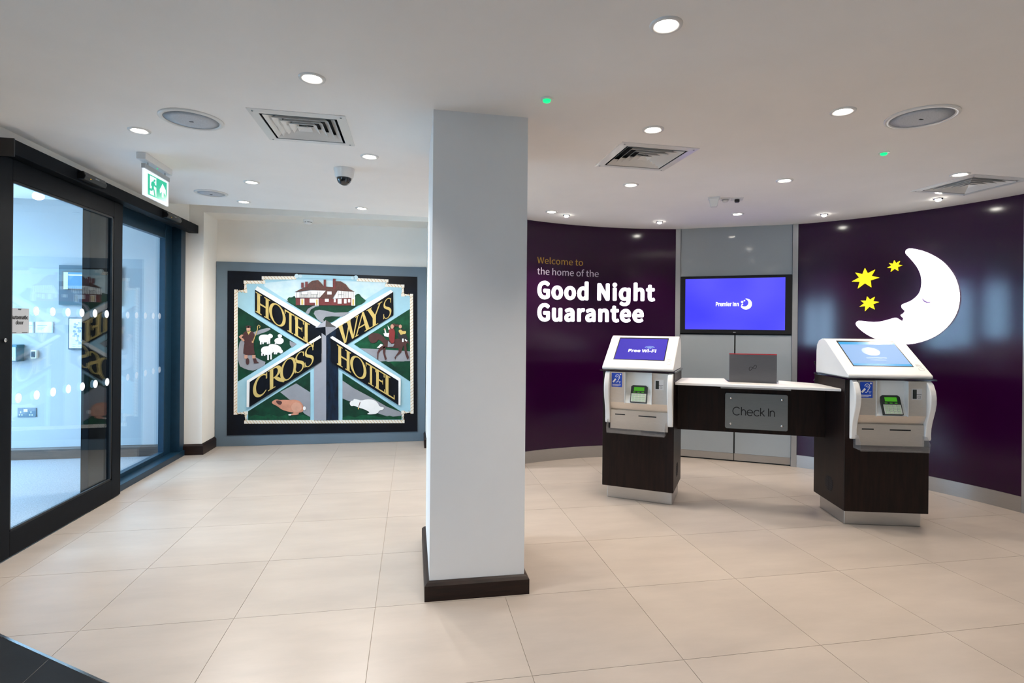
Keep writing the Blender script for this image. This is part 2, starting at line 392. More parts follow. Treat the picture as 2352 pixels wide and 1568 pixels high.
# ---- plain walls
struct(MB().box(-2.34, -2.14, 3.28, 5.82, 2.235, 2.75).box(-2.34, -2.14, 2.95, 3.28, 0, 2.75).build('wall_left', m_wall))
struct(MB().box(-2.34, -2.01, 5.82, 6.3, 0, 2.75).build('wall_corner', m_wall))
struct(MB().box(-2.01, 0.153, 6.2, 6.3, 0, 2.36).build('wall_back', m_wall))
struct(MB().box(-2.01, 0.153, 5.82, 6.3, 2.36, 2.75).build('wall_bulkhead', m_wall))
struct(MB().box(0.153, 0.74, 5.82, 6.3, 0, 2.75).box(0.70, 0.74, 4.86, 5.82, 0, 2.75).build('wall_pier', m_wall))
struct(MB().box(-2.95, 4.9, -3.1, -3.0, 0, 2.4).build('wall_front', m_wall))
struct(MB().box(4.262, 4.36, -3.0, 3.02, 0, cz(4.3)).build('wall_side', m_wall))
def skirt_run(name, pts, h, t, m, parent=None, closed=False, cham=0.018):
    # pts: 2D path along the wall face; the board stands to the left of travel
    mb = MB(); prof = [(0, 0), (t, 0), (t, h - cham), (t * 0.55, h - cham * 0.35), (0.003, h), (0, h)]
    n = len(pts); P2 = [Vector(p) for p in pts]; rows = []
    for i in range(n):
        if closed: a, b = P2[i - 1], P2[(i + 1) % n]; d1 = (P2[i] - a).normalized(); d2 = (b - P2[i]).normalized()
        else:
            d1 = (P2[i] - P2[i - 1]).normalized() if i > 0 else (P2[1] - P2[0]).normalized()
            d2 = (P2[i + 1] - P2[i]).normalized() if i < n - 1 else d1
        n1 = Vector((-d1.y, d1.x)); n2 = Vector((-d2.y, d2.x)); mm = n1 + n2; mm = mm / mm.dot(n1)
        rows.append([(P2[i].x + mm.x * o, P2[i].y + mm.y * o, z) for o, z in prof])
    np_ = len(prof)
    for r in rows: mb.v += [Vector(p) for p in r]
    for i in range(n if closed else n - 1):
        j = (i + 1) % n
        for k in range(np_): mb.f.append((i * np_ + k, j * np_ + k, j * np_ + (k + 1) % np_, i * np_ + (k + 1) % np_))
    if not closed: mb.f += [tuple(range(np_)), tuple(reversed(range((n - 1) * np_, n * np_)))]
    return mb.build(name, m, parent)
struct(skirt_run('baseboard_left', [(-2.01, 6.198), (-2.01, 5.82), (-2.185, 5.82)][::-1][::-1], 0.105, 0.02, m_skirt))
struct(skirt_run('baseboard_pier', [(0.70, 5.82), (0.153, 5.82), (0.153, 6.198)], 0.105, 0.02, m_skirt))
# pillar
PX0, PX1, PY0, PY1 = 0.088, 0.537, 2.585, 3.29
pil = struct(MB().box(PX0, PX1, PY0, PY1, 0, cz(0.3) + 0.02).build('wall_pillar', m_pillar))
for nm, a, b in (('s', 0, 1), ('e', 1, 2), ('n', 2, 3), ('w', 3, 0)):
    pass
skirt_run('skirting_board', [(PX0, PY0), (PX0, PY1), (PX1, PY1), (PX1, PY0)], 0.088, 0.022, m_skirt, pil, closed=True)

# ---- curved purple wall in two sections, brushed steel skirting
thA, thB = th_px(1550.5, 790), th_px(1831, 790)
thL = math.acos((0.735 - CC.x) / CRAD); thR = th_px(2350, 800); 
def curved(name, t0, t1, z0, z1, off0, off1, m, n=40):
    mb = MB(); rows = []
    for i in range(n + 1):
        t = t0 + (t1 - t0) * i / n
        zt = z1 if z1 is not None else cz(cylp(t, 0).x) + 0.004
        rows.append([cylp(t, z0, off0), cylp(t, zt, off0), cylp(t, zt, off1), cylp(t, z0, off1)])
    for r in rows: mb.v += r
    for i in range(n):
        for k in range(4): mb.f.append((i * 4 + k, (i + 1) * 4 + k, (i + 1) * 4 + (k + 1) % 4, i * 4 + (k + 1) % 4))
    mb.f += [(0, 1, 2, 3), tuple(n * 4 + k for k in (3, 2, 1, 0))]
    return autosmooth(mb.build(name, m), 30)
struct(curved('wall_purple_left', thL, thA, 0.0, None, 0.0, -0.05, m_purple))
struct(curved('wall_purple_right', thB, thR, 0.0, None, 0.0, -0.05, m_purple))
struct(curved('baseboard_purple_left', thL, thA, 0.0, 0.112, 0.006, 0.0, m_steel))
struct(curved('baseboard_purple_right', thB, thR, 0.0, 0.112, 0.006, 0.0, m_steel))
struct(curved('trim_2', thR, thR - 0.012, 0.0, None, 0.004, -0.05, m_cabstrip, n=2))
struct(curved('wall_right', thR - 0.012, thR - 0.10, 0.0, None, 0.0, -0.05, m_purple, n=6))

# ---- automatic door screen on the left
def yb(mb, x0, x1, y0, y1, z0, z1): return mb.box(x0, x1, y0, y1, z0, z1)
dr = sempty('door_1', (-2.14, 3.9, 0)); LX0, LX1 = -2.165, -2.12
YL0, YL1, YG0, YG1, ZG0, ZG1, ZD1 = 3.285, 4.535, 3.392, 4.415, 0.142, 2.035, 2.15
MB().box(LX0, LX1, YL0, YG0, 0.008, ZD1).build('stile', m_anth, dr, True, bevel=0.003)
MB().box(LX0, LX1, YG1, YL1, 0.008, ZD1).build('stile', m_anth, dr, True, bevel=0.003)
MB().box(LX0, LX1, YG0, YG1, 0.008, ZG0).build('rail', m_anth, dr, True, bevel=0.003)
MB().box(LX0, LX1, YG0, YG1, ZG1, ZD1).build('rail', m_anth, dr, True, bevel=0.003)
MB().box(-2.146, -2.138, YG0 - .005, YG1 + .005, ZG0 - .005, ZG1 + .005).build('glass_pane', m_glass, dr, True)
gk = MB()
for a in ((YG0, YG0 + .012, ZG0, ZG1), (YG1 - .012, YG1, ZG0, ZG1), (YG0, YG1, ZG0, ZG0 + .012), (YG0, YG1, ZG1 - .012, ZG1)): gk.box(-2.136, LX1 - .004, *a)
gk.build('glazing_bead', m_matblack, dr, True)
DP = Plane((-2.137, 0, 0), (0, 1, 0), (0, 0, 1))                  # room face of the leaf's glass, normal +X
def dot(P, x, y, rad, parent, d=0.0, m=None):
    a, b = P.px(x, y); mb = MB(); flat(mb, arc(a, b, rad, rad, 0, 345, 23), P.P, d, d + 0.0008); return mb.build('frosted_dot', m or m_dot, parent, True)
for x, y in [(83, 714), (121, 716), (156, 717), (188, 718), (218, 719.5), (245, 721)]: dot(DP, x, y, 0.0275, dr)
for x, y in [(42, 914), (84, 907), (122, 900), (157, 893), (189, 887.5), (219, 881.5), (246, 877)]: dot(DP, x, y, 0.0275, dr)
a, b = Plane((LX1, 0, 0), (0, 1, 0), (0, 0, 1)).px(9, 781)
lk = MB().lathe([(0.0, 0), (0.011, 0), (0.011, 0.008), (0.006, 0.012)], 16).build('lock_cylinder', m_chrome, dr); lk.rotation_euler = (0, math.pi / 2, 0); lk.location = (LX1 + 2.14, a - 3.9, b)
# fixed panel
fx = sempty('window_1', (-2.26, 5.2, 0)); FX0, FX1 = -2.30, -2.25
FP = Plane((FX1, 0, 0), (0, 1, 0), (0, 0, 1)); fy0 = FP.px(205, 800)[0]; fy1 = FP.px(262, 800)[0]; fy2 = FP.px(378, 800)[0]; fy3 = FP.px(393, 800)[0]
MB().box(FX0, FX1, fy0, fy1, 0.05, 2.19).build('stile', m_anth, fx, True, bevel=0.003)
MB().box(FX0, FX1, fy2, fy3, 0.05, 2.19).build('stile', m_anthb, fx, True, bevel=0.003)
MB().box(FX0, FX1, fy1, fy2, 2.06, 2.19).build('rail', m_anthb, fx, True, bevel=0.003)
MB().box(FX0, FX1, fy1, fy2, 0.05, 0.085).build('rail', m_anthb, fx, True, bevel=0.003)
MB().box(-2.28, -2.272, fy1 - .004, fy2 + .004, 0.08, 2.065).build('glass_pane', m_glass, fx, True)
MB().box(-2.33, -2.155, 4.2, 5.80, 0.0, 0.05).build('sill', m_anthb, fx, True, bevel=0.003)
MB().box(-2.34, -2.17, fy3, 5.819, 0.05, 2.19).build('jamb', m_anthb, fx, True)
MB().box(-2.34, -2.142, fy0, 5.819, 2.19, 2.234).build('head_trim', m_anthb, fx, True)
for x in (300, 320, 340, 358, 372): 
    dot(FP, x, 723.5 + (x - 300) * .03, 0.0275, fx, -0.021, m_faint); dot(FP, x, 866 - (x - 300) * .24, 0.0275, fx, -0.021, m_faint)
# far leaf beyond the left edge of the picture is a plain jamb
struct(MB().box(-2.30, -2.14, 3.281, 3.284, 0, 2.2).build('trim_3', m_anth))

# ---- vestibule beyond the glass
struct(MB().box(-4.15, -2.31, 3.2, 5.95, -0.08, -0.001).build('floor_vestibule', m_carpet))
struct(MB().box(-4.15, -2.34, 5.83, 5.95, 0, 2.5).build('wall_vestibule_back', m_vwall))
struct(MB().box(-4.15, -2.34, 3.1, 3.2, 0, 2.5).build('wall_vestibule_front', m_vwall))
struct(MB().box(-4.15, -2.34, 3.1, 5.95, 2.42, 2.5).build('ceiling_vestibule', m_ceil))
struct(skirt_run('baseboard_vestibule', [(-2.345, 5.83), (-4.1, 5.83)], 0.108, 0.018, m_vskirt))
def glazing(name, x, ys, z0, z1, zb):
    g = sempty(name, (x, ys[0], 0))
    for yv in ys: MB().box(x - .03, x + .03, yv - .03, yv + .03, z0, z1).build('mullion', m_anth, g, True)
    for za, zc in ((z0, z0 + .08), (z1 - .08, z1)): MB().box(x - .03, x + .03, ys[0], ys[-1], za, zc).build('rail', m_anth, g, True)
    for i in range(len(ys) - 1): MB().box(x - .004, x + .004, ys[i] + .03, ys[i + 1] - .03, z0 + .08, z1 - .08).build('glass_pane', m_wglass, g, True)
    return g
glazing('window_2', -4.12, [3.25, 4.1, 4.95, 5.8], 0.0, 2.42, 0)
glazing('window_3', -2.92, [-0.75, -0.1, 0.55], 0.5, 1.95, 0)
struct(MB().box(-2.96, -2.88, -3.0, -0.78, 0, 2.30).box(-2.96, -2.88, -0.78, 0.58, 0, 0.5).box(-2.96, -2.88, -0.78, 0.58, 1.95, 2.30).box(-2.96, -2.88, 0.58, 2.95, 0, 2.30).box(-2.96, -2.34, 2.95, 3.0, 0, 2.4).build('wall_window_side', m_wall))
struct(MB().box(-14, -2.97, -9, 3.09, -0.2, -0.1).box(-14, -4.16, 3.09, 12, -0.2, -0.1).build('floor_outside', mat('paving', (0.45, 0.45, 0.44), 0.8, noise=0.1)))
def portal(loc, rot, sx, sy, nm):
    l = bpy.data.lights.new(nm, 'AREA'); l.shape = 'RECTANGLE'; l.size = sx; l.size_y = sy; l.cycles.is_portal = True
    o = bpy.data.objects.new(nm, l); COL.objects.link(o); o.location = loc; o.rotation_euler = rot
portal((-4.17, 4.525, 1.2), (0, -math.pi / 2, 0), 2.4, 2.6, 'vestibule_daylight_portal')
portal((-2.97, -0.1, 1.22), (0, -math.pi / 2, 0), 1.45, 1.3, 'room_daylight_portal')

# ================================================================== RECEPTION: cabinet, television, kiosks, desk
cA = cylp(thA, 0); cB = cylp(thB, 0); cd = (cB - cA).normalized(); cL = (cB - cA).length; cang = math.atan2(cd.y, cd.x)
CABP = Plane(cA, cd, (0, 0, 1))                                   # normal points to the viewer
cab = thing('wall_cabinet', 'tall grey gloss cabinet wall set between the two purple walls', 'cabinet', cA, cang)
sw = 0.045; ztop = cz(cA.x) + 0.010
zc = lambda y: CABP.px(1690, y)[1]
zTV1, zTV0, zD1, zD0 = zc(634), zc(766), zc(768), zc(1041)
MB().box(0, sw, -.012, .10, 0, ztop).build('side_strip', m_cabstrip, cab)
MB().box(cL - sw, cL, -.012, .10, 0, ztop - .012).build('side_strip', m_cabstrip, cab)
MB().box(sw + .002, cL - sw - .002, 0, .02, zTV1 + .006, ztop - .012).build('upper_panel', m_cab, cab)
mid = CABP.px(1687, 900)[0]
MB().box(sw + .002, mid - .006, 0, .02, zD0, zD1 - .004).build('door', m_cab, cab)
MB().box(mid + .006, cL - sw - .002, 0, .02, zD0, zD1 - .004).build('door', m_cab, cab)
MB().box(sw + .002, mid - .003, .012, .03, 0.012, zD0 - .004).build('plinth_panel', m_steel, cab)
MB().box(mid + .003, cL - sw - .002, .012, .03, 0.012, zD0 - .004).build('plinth_panel', m_steel, cab)
MB().box(sw, cL - sw, .03, .10, 0.0, ztop - .012).build('carcass', m_matblack, cab)
# television
tvw0, tvw1 = sw + .001, cL - sw - .001
tv = thing('television', 'wide black framed television showing a violet blue screen above the desk', 'television', CABP.P((tvw0 + tvw1) / 2, zTV0, 0.0), cang)
hw = (tvw1 - tvw0) / 2; hh = zTV1 - zTV0
MB().box(-hw, hw, -.012, .028, 0, hh).build('bezel', m_black, tv, bevel=0.002)
sl, _ = CABP.px(1574, 700); sr, _ = CABP.px(1803, 700); mcx = (tvw0 + tvw1) / 2; stp, sbt = zc(639) - zTV0, zc(757) - zTV0
def grad_emis(name, ca, cb, s, scale=1.5):
    m = bpy.data.materials.new(name); m.use_nodes = True; nt = m.node_tree; b = nt.nodes['Principled BSDF']
    b.inputs['Base Color'].default_value = (.01, .01, .02, 1); b.inputs['Roughness'].default_value = .12
    t = nt.nodes.new('ShaderNodeTexCoord'); n = nt.nodes.new('ShaderNodeTexNoise'); n.inputs['Scale'].default_value = scale; n.inputs['Detail'].default_value = 1
    nt.links.new(t.outputs['Object'], n.inputs['Vector']); r = nt.nodes.new('ShaderNodeValToRGB'); nt.links.new(n.outputs['Fac'], r.inputs[0])
    r.color_ramp.elements[0].position = .35; r.color_ramp.elements[1].position = .65
    r.color_ramp.elements[0].color = (*ca, 1); r.color_ramp.elements[1].color = (*cb, 1)
    nt.links.new(r.outputs[0], b.inputs['Emission Color']); b.inputs['Emission Strength'].default_value = s; return m
m_tvs = grad_emis('violet_blue_screen', (0.055, 0.05, 1.0), (0.13, 0.115, 1.0), 0.95)
m_scrw = emis('white_screen_pixels', (1, 1, 1), 1.3)
scr = MB().box(sl - mcx, sr - mcx, -.0145, -.011, sbt, stp).build('screen', m_tvs, tv)
TVP = Plane(CABP.P(0, 0, 0.0145), cd, (0, 0, 1))
a0, b0 = TVP.px(1644, 703); a1, _ = TVP.px(1697, 703)
ptext('Premier Inn', TVP.P, a0, b0, a1 - a0, 0.040, 0.0, 0.001, m_scrw, scr, 'screen_wordmark', bold=0.012)
cxm, cym = TVP.px(1714, 698); rr = 0.052
crescent = arc(cxm - .002, cym, rr, rr, 95, -150, 26) + arc(cxm - .016, cym + .012, rr * .68, rr * .68, -140, 75, 16)
mb = MB(); flat(mb, crescent, TVP.P, 0, .001)
for dx, dy, r in ((-.036, .020, .011), (-.016, .032, .007), (-.034, -.004, .008)): flat(mb, arc(cxm + dx, cym + dy, r, r, 0, 330, 11), TVP.P, 0, .001)
mb.build('screen_moon_mark', m_scrw, scr, True)
ptext('TV', TVP.P, CABP.px(1686, 762)[0], zc(762.5), 0.02, 0.006, -.002, -.0015, m_cabstrip, tv, 'maker_mark') if False else MB().box(-.01, .014, -.0135, -.0118, .010, .016).build('maker_mark', m_cabstrip, tv)

# ---- the two self-service kiosks
K = []
for p, q in (((1393, 1140), (1543, 1160)), ((1937, 1203), (2119, 1210))):
    A = onz(*p); B = onz(*q); d = (B - A).normalized(); n = Vector((d.y, -d.x, 0)); K.append((A + n * .02, math.atan2(d.y, d.x), d, n))
m_kscr1 = grad_emis('violet_kiosk_screen', (0.045, 0.028, 0.48), (0.065, 0.04, 0.56), 0.95, 2.0)
m_kscr2 = emis('pale_blue_kiosk_screen', (0.33, 0.58, 1.0), 0.72, 0.05); m_kscr2.node_tree.nodes['Principled BSDF'].inputs['Roughness'].default_value = 0.6
m_kband = emis('blue_kiosk_screen_band', (0.02, 0.30, 0.62), 0.9)
m_kgrey = emis('faint_screen_grey', (0.25, 0.40, 0.72), 0.9)
m_lcd = emis('green_keypad_display', (0.05, 0.30, 0.01), 0.8)
m_key = mat('pale_green_keys', (0.45, 0.58, 0.42), 0.4, noise=0.05)
m_term = mat('dark_terminal_plastic', (0.012, 0.018, 0.018), 0.35, noise=0.1)
m_stk = mat('blue_vinyl_sticker', (0.005, 0.065, 0.52), 0.35, noise=0.03)
m_nich = mat('white_niche_plastic', (0.74, 0.78, 0.79), 0.4, noise=0.01)
U0, U1, BF, BK = -.022, .492, -.032, .40        # body: left, right, front y, back y (y grows away from the viewer)
def kiosk(k, label, screen):
    o, ang, d, n = K[k]
    t = thing('check_in_kiosk', label, 'kiosk', (o.x, o.y, 0), ang, 'self service kiosks')
    MB().box(.004, .478, .02, .36, 0, .10).build('plinth', m_steel, t, bevel=.006)
    body = MB().box(U0, U1, BF, BK, .10, .952).build('body', m_wood, t, bevel=.004)
    sx = U1 if k == 0 else U0; sg = 1 if k == 0 else -1
    SP = Plane((sx, 0, 0), (0, 1, 0), (0, 0, 1)) if k == 0 else Plane((sx, 0, 0), (0, -1, 0), (0, 0, 1))
    mb = MB()                                            # round slotted speaker grille low on the inner side
    gy = .17 * (1 if k == 0 else -1)
    for i in range(7):
        zz = -.042 + i * .014; hwid = math.sqrt(max(0, .052 ** 2 - zz ** 2))
        for s0, s1 in ((-1, -.08), (.08, 1)): flat(mb, [(gy + s0 * hwid, .225 + zz - .0045), (gy + s1 * hwid, .225 + zz - .0045), (gy + s1 * hwid, .225 + zz + .0045), (gy + s0 * hwid, .225 + zz + .0045)], SP.P, 0, .0015)
    mb.build('side_vent', m_matblack, body)
    # clear plate under the hood
    MB().zprism([(U0 - .012, -.082), (U1 + .012, -.082), (U1 + .012, .385), (U0 - .012, .385)], .953, .963).build('acrylic_plate', m_acrylsmoke, t)
    # hood: side profile swept across
    prof = [(-.062, .964), (-.070, .972), (-.066, .986), (.235, 1.196), (.262, 1.208), (.300, 1.208), (.345, 1.195), (.372, 1.165), (.380, 1.12), (.382, .964)]
    hood = autosmooth(MB().prism([(U0 + .002, y, z) for y, z in prof], [(U1 - .002, y, z) for y, z in prof]).build('hood', m_white, t, bevel=.012), 35)
    HU = Vector((1, 0, 0)); HV = Vector((0, .301, .21)).normalized()
    HP = Plane((0, -.066, .986), HU, HV)                 # sloped hood face; b runs up the slope
    s = MB(); flat(s, [(.045, .085), (.418, .085), (.418, .365), (.045, .365)], HP.P, -.004, .0006); s.build('screen_surround', m_black, hood)
    scrn = MB(); flat(scrn, [(.052, .092), (.412, .092), (.412, .350), (.052, .350)], HP.P, -.002, .0012); scrn = scrn.build('screen', screen, hood)
    bt = MB(); stroke(bt, arc(.452, .062, .016, .016, 0, 345, 23), .002, HP.P, -.002, .0012, True)
    for q in range(3): flat(bt, [(.436, .094 + q * .007), (.470 - q * .006, .094 + q * .007), (.470 - q * .006, .0965 + q * .007), (.436, .0965 + q * .007)], HP.P, -.002, .001)
    bt.build('contactless_mark', mat('grey_print', (.55, .55, .55), .5, noise=.02), hood)
    # white side cheeks with an S profile
    cp = [(-.055, .950), (-.080, .93), (-.100, .89), (-.108, .85), (-.108, .81), (-.100, .77), (-.086, .73), (-.072, .69), (-.062, .65), (-.058, .61), (-.060, .585), (-.054, .572), (-.034, .570), (-.034, .950)]
    for c0, c1 in ((.004, .040), (.452, .488)):
        autosmooth(MB().prism([(c0, y, z) for y, z in cp], [(c1, y, z) for y, z in cp]).build('cheek', m_white, t, bevel=.005), 35)
    # steel fascia: two columns, step and lower panel
    MB().prism([(.040, -.066, .948), (.040, -.066, .728), (.040, -.034, .668), (.040, -.034, .948)], [(.148, -.066, .948), (.148, -.066, .728), (.148, -.034, .668), (.148, -.034, .948)]).build('steel_fascia', m_steelp, t)
    MB().prism([(.342, -.066, .948), (.342, -.066, .728), (.342, -.034, .668), (.342, -.034, .948)], [(.452, -.066, .948), (.452, -.066, .728), (.452, -.034, .668), (.452, -.034, .948)]).build('steel_fascia', m_steelp, t)
    MB().prism([(.148, -.066, .728), (.148, -.034, .668), (.148, -.034, .728)], [(.342, -.066, .728), (.342, -.034, .668), (.342, -.034, .728)]).build('steel_fascia', m_steelp, t)
    low = MB().box(.040, .452, -.046, -.033, .532, .668).build('slot_panel', m_steelp, t)
    MB().box(.075, .148, -.0475, -.045, .632, .640).build('card_slot', m_matblack, low, bevel=.002)
    MB().box(.245, .372, -.0475, -.045, .630, .638).build('receipt_slot', m_matblack, low, bevel=.002)
    # white niche with the card terminal
    nb = MB()
    nb.box(.148, .152, -.072, -.033, .722, .948).box(.338, .342, -.072, -.033, .722, .948)
    nb.add([(.152, -.034, .948), (.338, -.034, .948), (.338, -.034, .80), (.152, -.034, .80), (.152, -.068, .726), (.338, -.068, .726)], [(0, 1, 2, 3), (3, 2, 5, 4)])
    nb.build('niche', m_nich, t, fix=False)
    TV_ = Vector((0, .030, .074)).normalized()
    TP_ = Plane((.190, -.073, .732), (1, 0, 0), TV_)
    tb = MB(); flat(tb, [(0, 0), (.118, 0), (.118, .118), (.105, .128), (.013, .128), (0, .118)], TP_.P, -.008, .012); term = tb.build('card_terminal', m_term, t, bevel=.002)
    x = MB(); flat(x, [(.022, .086), (.096, .086), (.096, .114), (.022, .114)], TP_.P, .011, .0125); x.build('display', m_lcd, term)
    x = MB(); flat(x, [(.006, .004), (.112, .004), (.112, .066), (.006, .066)], TP_.P, .010, .0125); x.build('keypad_plate', mat('silver_keypad', (.55, .58, .54), .35, noise=.03), term)
    for r in range(4):
        x = MB()
        for c in range(4):
            flat(x, [(.013 + c * .024, .008 + r * .0145), (.031 + c * .024, .008 + r * .0145), (.031 + c * .024, .0185 + r * .0145), (.013 + c * .024, .0185 + r * .0145)], TP_.P, .012, .0150)
        x.build('key_row', m_key, term)
    x = MB()
    for c in range(3): flat(x, [(.018 + c * .030, .073), (.034 + c * .030, .073), (.034 + c * .030, .078), (.018 + c * .030, .078)], TP_.P, .0118, .0132)
    x.build('function_key', m_lcd, term)
    # chip reader on the right column
    FPn = Plane((0, -.066, 0), (1, 0, 0), (0, 0, 1))
    x = MB(); flat(x, [(.362, .832), (.424, .832), (.424, .902), (.362, .902)], FPn.P, -.001, .002); rd = x.build('card_reader', mat('silver_reader', (.62, .62, .62), .35, noise=.02), t)
    x = MB(); flat(x, [(.368, .838), (.392, .838), (.392, .896), (.368, .896)], FPn.P, .0018, .0026); x.build('reader_mouth', m_term, rd)
    x = MB(); stroke(x, [(.370, .866), (.420, .866)], .002, FPn.P, .002, .003); stroke(x, [(.400, .842), (.414, .842), (.414, .856), (.400, .856)], .0015, FPn.P, .002, .003, True); stroke(x, [(.403, .849), (.411, .849)], .0015, FPn.P, .002, .003); x.build('reader_icon', m_ink, rd)
    # hearing loop sticker
    x = MB(); flat(x, [(.052, .838), (.128, .838), (.128, .940), (.052, .940)], FPn.P, -.0005, .0012); st = x.build('hearing_loop_sticker', m_stk, t)
    st['label'] = 'blue hearing loop sticker with white ear symbol'
    x = MB()
    e = lambda a, b: (.052 + a * .076, .862 + b * .076)
    stroke(x, [e(*p) for p in [(.36, .66), (.42, .80), (.55, .88), (.70, .82), (.78, .66), (.74, .50), (.64, .38), (.60, .24), (.50, .14), (.40, .16)]], .0045, FPn.P, .001, .0017)
    stroke(x, [e(*p) for p in [(.46, .60), (.54, .72), (.64, .66), (.62, .52)]], .0038, FPn.P, .001, .0017)
    stroke(x, [e(.14, .14), (e(.40, .46))], .012, FPn.P, .001, .0017)
    flat(x, arc(*e(.86, .90), .0055, .0055, 0, 330, 11), FPn.P, .001, .0017)
    stroke(x, [e(.66, .20), e(.90, .20)], .0028, FPn.P, .001, .0017); stroke(x, [e(.78, .20), e(.78, .04)], .0028, FPn.P, .001, .0017)
    for q, wv in enumerate((.062, .060, .045)): stroke(x, [(.058, .857 - q * .0055), (.058 + wv, .857 - q * .0055)], .0022, FPn.P, .001, .0017)
    x.build('ear_symbol', mat('white_print', (.82, .85, .9), .5, noise=.02), st)
    # clear receipt tray: base, front lip, sloping ends
    tr = MB()
    tr.box(.030, .440, -.118, -.035, .512, .516).box(.030, .440, -.122, -.118, .508, .545)
    for c in (.028, .440):
        tr.prism([(c, -.118, .514), (c, -.035, .514), (c, -.035, .598), (c, -.092, .602), (c, -.122, .560)], [(c + .004, -.118, .514), (c + .004, -.035, .514), (c + .004, -.035, .598), (c + .004, -.092, .602), (c + .004, -.122, .560)])
    tr.build('receipt_tray', m_acryl, t)
    return t, scrn, HP
k1, s1, HP1 = kiosk(0, 'check-in kiosk left of the desk, violet screen reading Free Wi-Fi', m_kscr1)
k2, s2, HP2 = kiosk(1, 'check-in kiosk right of the desk with a pale blue screen', m_kscr2)
ptext('Free Wi-Fi', HP1.P, .140, .180, .205, .036, .0011, .0018, m_scrw, s1, 'screen_text', bold=.012, world=False)
x = MB()
for r in (.014, .028, .042): stroke(x, arc(.292, .218, r, r * .9, 35, 145, 14), .006, HP1.P, .0011, .0018)
x.build('wifi_symbol', m_kgrey, s1)
x = MB(); flat(x, [(.052, .322), (.412, .322), (.412, .350), (.052, .350)], HP2.P, .0011, .0016); flat(x, [(.052, .092), (.412, .092), (.412, .112), (.052, .112)], HP2.P, .0011, .0016); x.build('screen_band', m_kband, s2)
x = MB(); flat(x, arc(.222, .245, .056, .045, 0, 345, 23), HP2.P, .0011, .0015); x.build('screen_emblem', m_kgrey, s2)
x = MB(); flat(x, arc(.240, .250, .026, .026, 110, -140, 20) + arc(.230, .256, .020, .018, -130, 90, 14), HP2.P, .0015, .0019); x.build('screen_emblem_moon', m_scrw, s2)
x = MB(); stroke(x, [(.165, .175), (.290, .175)], .007, HP2.P, .0011, .0015); stroke(x, [(.180, .152), (.280, .152)], .004, HP2.P, .0011, .0015); x.build('screen_caption', m_kgrey, s2)

# ---- check-in desk bridging the kiosks
def kpt(k, u, y): o, ang, d, n = K[k]; return Vector((o.x, o.y, 0)) + d * u - n * y
ZD = .886
pl, pr = kpt(0, U1 + .001, .17), kpt(1, U0 - .001, .235)
dkd = (pr - pl).normalized(); dang = math.atan2(dkd.y, dkd.x); dl = (pr - pl).length
desk = thing('check_in_desk', 'dark wood check-in desk panel with white top between the kiosks', 'desk', (pl.x, pl.y, 0), dang)
DK = Plane((pl.x, pl.y, 0), dkd, (0, 0, 1))
zb0 = DK.px(1556, 985)[1]
MB().box(.0, dl, 0, .03, zb0, ZD - .02).build('front_panel', m_wood, desk)
fl, fr_ = kpt(0, U1 + .002, -.01), kpt(1, U0 - .002, .01)
bl, br = kpt(0, U1 + .002, .40), kpt(1, U0 - .002, .34)
n1, n2, n3, n4 = onz(1663, 868.5, ZD), onz(1673, 876.5, ZD), onz(1788, 881, ZD), onz(1788, 873.5, ZD)
MB().zprism([(p.x, p.y) for p in (fl, fr_, br, n4, n3, n2, n1, bl)], ZD - .018, ZD).build('desk_top', m_solid, desk, True, bevel=.003)
ls = [DK.P(DK.px(1664, 880)[0], 0, .0), DK.P(DK.px(1806, 880)[0], 0, .0)]
q0 = n2 + (n2 - n1) * 0; 
MB().box(DK.px(1655, 880)[0], DK.px(1815, 880)[0], -.03, .36, ZD - .045, ZD - .022).build('laptop_shelf', m_cabstrip, desk)
# sign on the panel
ca, cb = DK.px(1666, 901, .012); cc_, cdv = DK.px(1809, 986.5, .012); zt_, zb_ = DK.px(1737, 904.5, .012)[1], DK.px(1737, 986.5, .012)[1]
sg_ = thing('check_in_sign', 'grey metal plate lettered Check In on the front of the desk', 'sign', DK.P((ca + cc_) / 2, zb_, .0), dang)
SW, SH = cc_ - ca, zt_ - zb_
SGP = Plane((0, -.010, 0), (1, 0, 0), (0, 0, 1))
def rrect(x0, x1, y0, y1, r, n=5):
    return arc(x1 - r, y1 - r, r, r, 0, 90, n) + arc(x0 + r, y1 - r, r, r, 90, 180, n) + arc(x0 + r, y0 + r, r, r, 180, 270, n) + arc(x1 - r, y0 + r, r, r, 270, 360, n)
x = MB(); flat(x, rrect(-SW / 2, SW / 2, 0, SH, .012), SGP.P, -.009, .003); x.build('plate', mat('satin_grey_metal', (.23, .25, .26), .38, metal=.7, noise=.04, nscale=20, stretch=(1, 1, 15)), sg_)
for sx in (-1, 1):
    for sy in (0, 1):
        x = MB().lathe([(0, 0), (.009, 0), (.009, .002), (.006, .005), (0.0001, .006)], 18).build('screw_cap', m_chrome, sg_, smooth=True)
        x.rotation_euler = (math.pi / 2, 0, 0); x.location = (sx * (SW / 2 - .037), -.013, .035 if sy == 0 else SH - .035)
